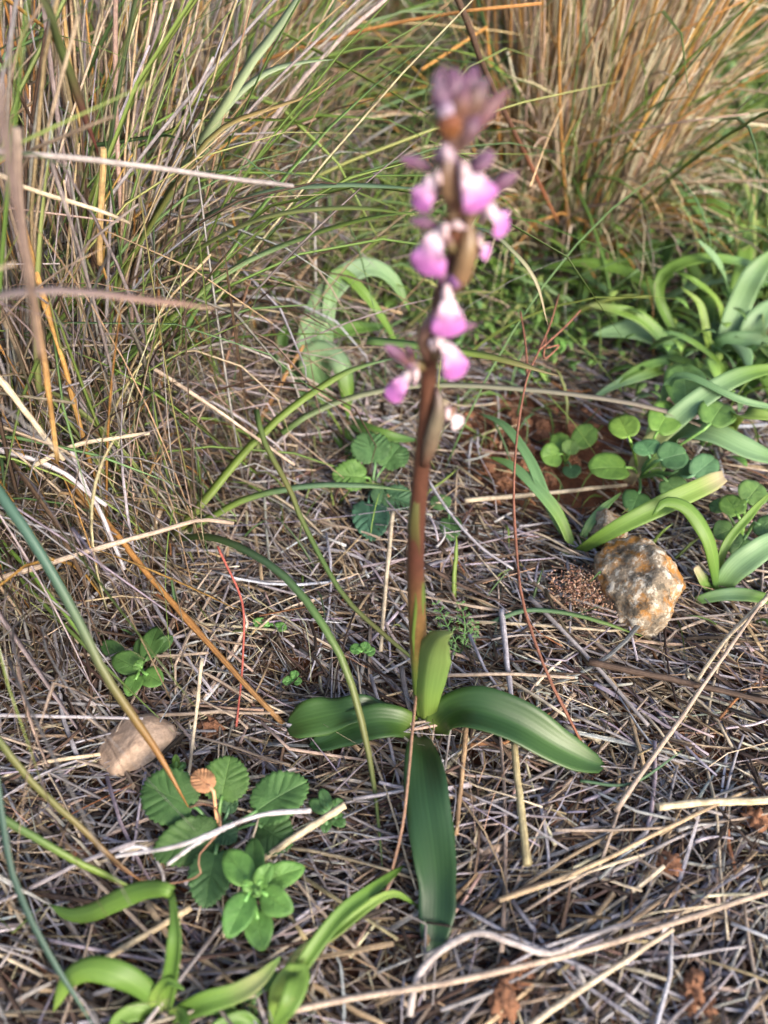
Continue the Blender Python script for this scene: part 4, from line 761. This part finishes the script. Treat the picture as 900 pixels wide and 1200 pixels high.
stalk('tan straw lying level behind the right orchid leaf', [(500, 792, .014), (590, 790, .016), (675, 794, .014)], 5, PINKT)
stalk('long tan straw lying level below the bare reddish earth', [(545, 587, .014), (640, 578, .014), (735, 568, .012)], 6, CREAM * .9)
stalk('grey straw lying level above the pinkish stone', [(-5, 838, .03), (90, 840, .03), (168, 842, .026)], 5, LAV)
stalk('thin cream straw propped between the two herbs near the pinkish stone', [(237, 772, .035), (229, 840, .025), (219, 915, .014)], 5, CREAM)
stalk('long grey straw slanting down from the scalloped herb leaves behind the stem', [(500, 560, .02), (525, 600, .018), (560, 640, .014), (600, 668, .01)], 4, LAV * 1.1)
stalk('dark flat straw lying among the paler ones beyond the right orchid leaf', [(690, 775, .016), (760, 790, .016), (905, 822, .014)], 9, BROWN * .8)
stalk('long grey straw lying across the litter beside the lichen stone', [(620, 700, .012), (690, 770, .014), (760, 850, .012)], 6, GREY * 1.15)
stalk('cream straw leaning on the mat below the lichen stone', [(900, 700, .02), (850, 750, .016), (815, 800, .012)], 6, CREAM * .8)
def twig(label, paths, ws, col, name='dead_twig', cat='twig', mat=STRAW):
    b = None; objs = []
    for pts, wpx in zip(paths, ws):
        P = WP(pts); r = pxm(wpx, P[len(P) // 2]) / 2; Q = catmull(P, 26)
        me = sweep(name, Q, (r * np.linspace(1, .7, 26) * rng.normal(1, .1, 26))[None], TUBE(7), np.clip(np.asarray(col)[None, None] * rng.normal(1, .12, (1, 26, 1)), .01, .8), mat=mat)
        if b is None:
            b = thing(name, label, cat, Q[np.argmin(Q[:, 2])])
            part('main_stem', me, b)
        else: part('branch', me, b)
twig('whitish curved dead root looping at the tip of the front orchid leaf', [[(480, 1190, .012), (484, 1165, .016), (492, 1140, .022), (518, 1113, .027), (560, 1093, .03), (600, 1105, .028), (645, 1117, .026), (690, 1098, .022), (740, 1080, .016)]], [9], (.5, .45, .43), name='dead_root', cat='root')
twig('frosty white forked twig lying over the scalloped herb', [[(364, 950, .034), (311, 954, .04), (267, 968, .043), (209, 991, .044), (136, 1003, .042)], [(275, 965, .043), (231, 988, .043), (196, 1013, .04)], [(176, 996, .043), (160, 992, .045), (140, 998, .046)]], [6, 6, 4], (.56, .54, .56))
twig('curly thin brown tendril dangling over the scalloped herb', [[(222, 946, .03), (240, 942, .034), (255, 950, .036), (258, 972, .034), (248, 985, .032), (232, 1005, .03), (234, 1025, .026), (200, 1035, .02), (160, 1028, .016), (130, 1010, .014)]], [2.6], (.36, .2, .13), name='tendril', cat='tendril')
twig('thin red-brown branched dead stem rising behind the right orchid leaf', [[(684, 875, .006), (662, 832, .03), (640, 787, .045), (613, 707, .065), (605, 640, .075), (602, 580, .085), (606, 510, .095), (617, 445, .105), (632, 410, .11), (645, 380, .115), (655, 345, .122)], [(618, 440, .105), (616, 405, .112), (610, 365, .12)], [(632, 410, .11), (660, 385, .116), (680, 364, .12)], [(640, 395, .11), (638, 420, .105), (655, 405, .108), (640, 408, .11)]], [3.6, 3, 3, 2.6], (.27, .12, .08))
sprout('thin green blade lying on the straw below the lichen stone', [(575, 730, .01), (610, 716, .016), (650, 716, .018), (700, 728, .016), (752, 746, .01)], 6, [g3, g3, g2, g1])
sprout('short upright green blade right of the orchid stem', [(532, 700, .005), (533, 668, .02), (535, 628, .035)], 6, [g1, g1, g1])
sprout('thin blue-green blade lying on the straw by the right orchid leaf tip', [(680, 915, .012), (740, 918, .014), (800, 880, .014)], 4, [g3, g3, g3])

# ================================================================== tussocks
def tussock_paths(n, c, rad, L, tilt, lean, K, bend, elong=1.0, out=.6):
    a = rng.random(n) * 6.283; rr = rad * np.sqrt(rng.random(n)); bx, by = c[0] + np.cos(a) * rr, c[1] + np.sin(a) * rr * elong
    az = a + rng.normal(0, .9, n); th0 = np.abs(rng.normal(0, tilt, n)) * (out + (1 - out) * rr / rad)
    Ls = L[0] + (L[1] - L[0]) * rng.random(n)
    kap = np.abs(rng.normal(0, bend, n))
    s = np.linspace(0, 1, K)[None]; th = th0[:, None] + kap[:, None] * s ** 1.8
    brk = rng.random(n) < .12; bp = rng.uniform(.3, .8, n); th = th + np.where(brk[:, None] & (s > bp[:, None]), rng.uniform(.5, 1.5, n)[:, None], 0)
    ds = (Ls / (K - 1))[:, None]
    az2 = az[:, None] + rng.normal(0, .4, n)[:, None] * s
    dx = np.sin(th) * np.cos(az2) + lean[0] * s; dy = np.sin(th) * np.sin(az2) + lean[1] * s; dz = np.cos(th)
    x = bx[:, None] + np.cumsum(dx * ds, 1) - dx[:, :1] * ds; y = by[:, None] + np.cumsum(dy * ds, 1) - dy[:, :1] * ds; z = np.cumsum(dz * ds, 1) - dz[:, :1] * ds
    g = gz(x, y); z = np.maximum(z + gz(bx, by)[:, None] - .002, g + .002 * (s > .05))
    return np.stack([x, y, z], -1)
def clear_of(P, keep=.27):
    """no strand may grow through the phone or straight in front of its lens, nor through the orchid"""
    d = np.linalg.norm(P - np.array((0, 0, H)), axis=-1).min(1)
    q = np.hypot(P[..., 0] - OB[0], P[..., 1] - OB[1]).min(1)
    return (d > keep) & (q > .05)
def frontal(P):
    """strands that would hang in the open gap between camera and orchid"""
    x, y, z = P[..., 0], P[..., 1], P[..., 2]
    dep = y * CP + (H - z) * SP; px = 450 + x / np.maximum(dep, .01) * FPX
    return ((y < .42) & (px > 250) & (z > .03)).any(1)
def tussock(label, c, rad, spec, parts=(), group=None, name='grass_tussock', cat='tussock', root=None, guard=True):
    t = root or thing(name, label, cat, (c[0], c[1], float(gz(c[0], c[1]))))
    if t is not None and group: t['group'] = group
    for (pn, n, L, r, tilt, bend, palette, kind, lean) in spec:
        K = 7 if kind == 'tube' else 9
        P = tussock_paths(n, c, rad, L, tilt, lean, K, bend)
        if guard: P = P[clear_of(P) & ~frontal(P)]
        n = len(P)
        rr = r[0] + (r[1] - r[0]) * rng.random(n); prof = np.linspace(1, .55, K) if kind == 'tube' else np.interp(np.linspace(0, 1, K), (0, .3, .75, 1), (.7, 1, .7, .08))
        col = pal(n, palette)[:, None] * (1 + .25 * np.linspace(-1, 1, K)[None, :, None] * rng.normal(.3, .6, (n, 1, 1)))
        ref = nrm(np.stack([rng.normal(0, 1, n), rng.normal(0, 1, n), rng.normal(0, .3, n)], -1))
        me = sweep(pn, P, rr[:, None] * prof[None], TUBE(4) if kind == 'tube' else BLADE, np.clip(col, .01, .85), ref=ref, twist=rng.normal(0, 1, (n, 1)) * np.linspace(0, 1, K)[None] * (0 if kind == 'tube' else 1), mat=DRYG if kind != 'green' else GRASS)
        o = part(pn, me, t); o['kind'] = 'stuff'
    for (pn, n, L, r, tilt, bend, palette, kind, lean) in parts:
        K = 12; P = tussock_paths(n * 2, c, rad, L, tilt, lean, K, bend)
        if guard: P = P[clear_of(P) & ~frontal(P)]
        P = P[:n]; cols = pal(len(P), palette)
        for k in range(len(P)):
            rr = rng.uniform(*r); prof = np.linspace(1, .6, K) if kind == 'tube' else np.interp(np.linspace(0, 1, K), (0, .3, .75, 1), (.7, 1, .7, .06))
            c3 = np.clip(cols[k][None] * rng.normal(1, .08, (K, 1)), .01, .85)
            part(pn, sweep(pn, P[k], (rr * prof)[None], TUBE(6) if kind == 'tube' else BLADE, c3[None], ref=rng.normal(0, 1, 3), twist=np.linspace(0, rng.normal(0, 1), K)[None], mat=DRYG if kind != 'green' else GRASS), t)
    return t
OLD = [(GREY, 4), (TAN, 2), (PINKT, 2), (BROWN, 2.5), (CREAM, 2.5), (LAV, 4)]
Lf = (.02, .0)
tussock('big dense tussock of dry tan stems and arching green blades left of the orchid', (-.345, .50), .17,
        [('dry_stems', 950, (.15, .5), (.0007, .0015), .28, .35, DRYST, 'tube', Lf), ('dry_leaves', 1700, (.1, .36), (.0008, .0018), .5, 2.0, OLD, 'blade', Lf), ('fine_leaves', 1600, (.08, .28), (.0003, .0008), .8, 2.4, OLD, 'blade', Lf), ('green_blades', 380, (.18, .48), (.0008, .0018), .35, 1.6, FGREEN + GREEN, 'green', (.2, 0))],
        [('dry_stem', 90, (.2, .5), (.0012, .0021), .25, .3, DRYST, 'tube', Lf), ('green_blade', 85, (.2, .5), (.0013, .0024), .4, 1.7, FGREEN + GREEN, 'green', (.25, 0)), ('dry_leaf', 60, (.12, .35), (.0016, .0026), .6, 1.5, OLD, 'blade', Lf)], root=TL)
tussock('tussock of pale dry stems with many green blades behind the big left one', (-.30, .84), .17,
        [('dry_stems', 900, (.2, .6), (.0008, .0017), .22, .35, DRYST, 'tube', Lf), ('dry_leaves', 1000, (.12, .4), (.001, .002), .5, 1.3, OLD, 'blade', Lf), ('green_blades', 520, (.2, .5), (.0012, .0022), .45, 1.6, FGREEN, 'green', (.2, -.1))],
        [('dry_stem', 50, (.3, .6), (.0014, .0024), .2, .3, DRYST, 'tube', Lf), ('green_blade', 60, (.25, .5), (.0018, .0028), .5, 1.5, FGREEN, 'green', (.25, -.1))])
WARM = [(GOLD * 1.25, 3), (TAN * 1.3, 3), (CREAM * 1.15, 6), (PINKT * 1.2, 2.5)]
tussock('golden upright tussock of dry stems behind the flower spike', (.205, .90), .095,
        [('dry_stems', 560, (.2, .55), (.0008, .0018), .16, .3, WARM, 'tube', (.06, 0)), ('dry_leaves', 850, (.08, .3), (.0008, .0018), .5, 1.6, WARM, 'blade', (.05, 0)), ('green_blades', 160, (.15, .45), (.001, .002), .35, 1.2, GREEN, 'green', (0, 0))],
        [('dry_stem', 70, (.25, .55), (.0014, .0024), .16, .25, WARM, 'tube', (.08, 0)), ('green_blade', 20, (.2, .45), (.0016, .0026), .4, 1.3, GREEN, 'green', (0, 0))], root=TG)
far = [(-.62, .62, .17), (-.65, 1.05, .2), (-.22, 1.3, .2), (.08, 1.55, .18), (.30, 1.55, .16), (-.55, 1.6, .25), (.75, 2.05, .2), (.2, 2.0, .25), (-.15, 1.95, .22), (1.1, 2.1, .22), (-.9, 1.5, .25), (.5, 2.3, .25), (-.5, 2.3, .3), (.95, 2.5, .3), (.1, 2.6, .3), (-1.0, 2.3, .3), (1.35, 2.3, .3)]
for x, y, r in far:
    q = 1.3 if y > 1.2 else 1
    lab = ('pale dry tussock in the first row behind the golden one' if y < 1.7 else 'pale dry tussock in the far rows behind the golden one') if x > .15 else ('pale dry tussock just behind the flower spike' if x > -.4 and y < 1.7 else 'pale dry tussock far back behind the flower spike') if x > -.4 else 'pale dry tussock far back behind the big left one'
    tussock(lab, (x, y), r,
            [('dry_stems', int(420 * q), (.25, .6), (.001, .002), .2, .35, WARM, 'tube', (.03, 0)), ('dry_leaves', int(420 * q), (.12, .4), (.0012, .0024), .5, 1.3, WARM, 'blade', (.03, 0)), ('green_blades', int(240 * q), (.15, .45), (.0014, .0026), .45, 1.3, FGREEN, 'green', (0, 0))], group=lab.replace('pale dry tussock', 'tussocks'))

def thatch(name, n, L, r, palette, label, mat, fade, tilt, bend, lean, area=(-.55, .02, .26, .95), kind='stuff', cat='thatch'):
    x = rng.uniform(area[0], area[1], n * 4); y = rng.uniform(area[2], area[3], n * 4)
    edge = -.13 + .1 * np.clip((y - .3) / .5, 0, 1); k = rng.random(n * 4) < np.exp(-np.maximum(x - edge, 0) / fade); x, y = x[k][:n], y[k][:n]; n = len(x); K = 9
    P = tussock_paths(n, (0, 0), 1e-4, L, tilt, lean, K, bend); P[..., 0] += x[:, None]; P[..., 1] += y[:, None]; P[..., 2] += (gz(x, y) - gz(0, 0))[:, None] + rng.random((n, 1)) ** 2 * .03
    near = np.zeros(n, bool)
    for q, rad in ((W(395, 480, 0), .075), (W(420, 440, 0), .07), (W(436, 575, 0), .05), (W(165, 785, 0), .028)):
        near |= (np.hypot(P[..., 0] - q[0], P[..., 1] - q[1]) < rad).any(1)
    k = clear_of(P) & ~frontal(P) & (~near | (rng.random(n) < .12)); P = P[k]; n = len(P); rr = r[0] + (r[1] - r[0]) * rng.random(n) ** 1.5
    me = sweep(name, P, rr[:, None] * np.interp(np.linspace(0, 1, K), (0, .35, .8, 1), (.8, 1, .7, .1))[None], BLADE, pal(n, palette), ref=nrm(rng.normal(0, 1, (n, 3))), twist=rng.normal(0, 1.5, (n, 1)) * np.linspace(0, 1, K)[None], mat=mat)
    o = link(name, me); o['kind'] = 'stuff'; tag(o, label, cat)
thatch('dry_thatch', 4600, (.06, .24), (.0003, .0012), OLD + [(CREAM, 2), (GOLD, 1)], 'tangle of fine bleached grass leaves spilling from the left tussock', DRYG, .05, .75, 1.6, (.15, -.1))
thatch('stem_thatch', 1500, (.08, .3), (.0005, .0013), DRYST + [(BROWN, 3), (GREY, 3)], 'broken dry stems standing in the skirts of the left tussock', DRYG, .02, .45, .5, (.1, -.12), area=(-.5, 0, .24, .8))
thatch('green_thatch', 1100, (.1, .34), (.0006, .0016), GREEN + FGREEN, 'slender green blades leaning out of the tangle left of the orchid', GRASS, .09, .7, 1.2, (.35, -.05), area=(-.5, .05, .36, .95))
# ------------------------------------------------------------------ low green growth farther back
def turf(name, n, area, L, r, palette, label, thin=None, tilt=.7, bend=1.3, cat='grass'):
    x = rng.uniform(area[0], area[1], n); y = rng.uniform(area[2], area[3], n)
    if thin is not None: k = thin(x, y); x, y = x[k], y[k]
    n = len(x); K = 6
    P = tussock_paths(n, (0, 0), 1e-4, L, tilt, (0, 0), K, bend); P[..., 0] += x[:, None]; P[..., 1] += y[:, None]; P[..., 2] += (gz(x, y) - gz(0, 0))[:, None]
    k = clear_of(P) & ~frontal(P); P = P[k]; n = len(P)
    rr = r[0] + (r[1] - r[0]) * rng.random(n)
    me = sweep(name, P, rr[:, None] * np.interp(np.linspace(0, 1, K), (0, .35, .8, 1), (.6, 1, .7, .06))[None], BLADE, pal(n, palette), ref=nrm(rng.normal(0, 1, (n, 3))), mat=GRASS)
    o = link(name, me); o['kind'] = 'stuff'; tag(o, label, cat)
def patch(cx, cy, rx, ry): return lambda x, y: rng.random(len(x)) < np.exp(-(((x - cx) / rx) ** 2 + ((y - cy) / ry) ** 2))
turf('green_turf', 4200, (-.2, .75, .66, 1.45), (.04, .16), (.0012, .0035), FGREEN + GREEN[:2], 'low soft green grass growing behind the orchid and around the golden tussock', thin=lambda x, y: (np.hypot(x - .205, (y - .84)) > .15) & ((y > .72) | (rng.random(len(x)) < .35)))
turf('far_grass', 7000, (-1.8, 2.2, 1.3, 4.2), (.1, .45), (.0015, .004), FGREEN + [(TAN * 1.2, 3), (GOLD * 1.2, 2), (CREAM, 3)], 'mixed dry and green grass filling the far background', tilt=.35, bend=.9)
turf('sparse_sprouts', 420, (-.25, .4, .3, .7), (.015, .07), (.0006, .0014), GREEN, 'sparse thin green grass sprouts poking through the straw', tilt=.6)
def groundcover(name, n, area, label, sz, palette, thin=None, zmax=.04):
    """tiny leaves of ground-covering herbs, each a small folded leaf"""
    x = rng.uniform(area[0], area[1], n); y = rng.uniform(area[2], area[3], n)
    if thin is not None: k = thin(x, y); x, y = x[k], y[k]
    n = len(x); az = rng.random(n) * 6.28; el = rng.uniform(-.2, .9, n); L = rng.uniform(*sz, n); z = gz(x, y) + rng.random(n) ** 1.5 * zmax
    d = np.stack([np.cos(az) * np.cos(el), np.sin(az) * np.cos(el), np.sin(el)], -1); s = np.linspace(0, 1, 5)
    P = np.stack([x, y, z], -1)[:, None] + d[:, None] * (L[:, None] * s[None])[..., None]; P[..., 2] -= (L[:, None] * s[None] ** 2) * .35
    me = sweep(name, P, (L * .24)[:, None] * np.array((.15, .75, 1, .7, .08))[None], BLADE, pal(n, palette), ref=(.1, .1, 1), mat=GRASS)
    o = link(name, me); o['kind'] = 'stuff'; tag(o, label, 'ground cover')
FHERB = [((.15, .29, .07), 3), ((.2, .35, .09), 3), ((.16, .3, .13), 2), ((.25, .38, .11), 2)]
HERB = [((.08, .18, .05), 3), ((.12, .24, .06), 3), ((.10, .2, .1), 2), ((.16, .28, .07), 1.5)]
c0 = W(610, 385, 0); groundcover('ground_cover', 7500, (c0[0] - .2, c0[0] + .2, c0[1] - .14, c0[1] + .22), 'fine-leaved green ground cover between the bare earth and the golden tussock', (.006, .017), FHERB, patch(c0[0], c0[1] + .03, .13, .10), .03)
groundcover('ground_cover', 13000, (.2, .95, .45, 1.6), 'low leafy green ground cover around the lush strap leaves', (.008, .026), FHERB, lambda x, y: (x > .42 - (y - .5) * .25) | (rng.random(len(x)) < .25), .06)
groundcover('ground_cover', 7000, (-.25, .25, .8, 1.6), 'low leafy green ground cover behind the orchid flower spike', (.008, .024), FHERB, None, .08)
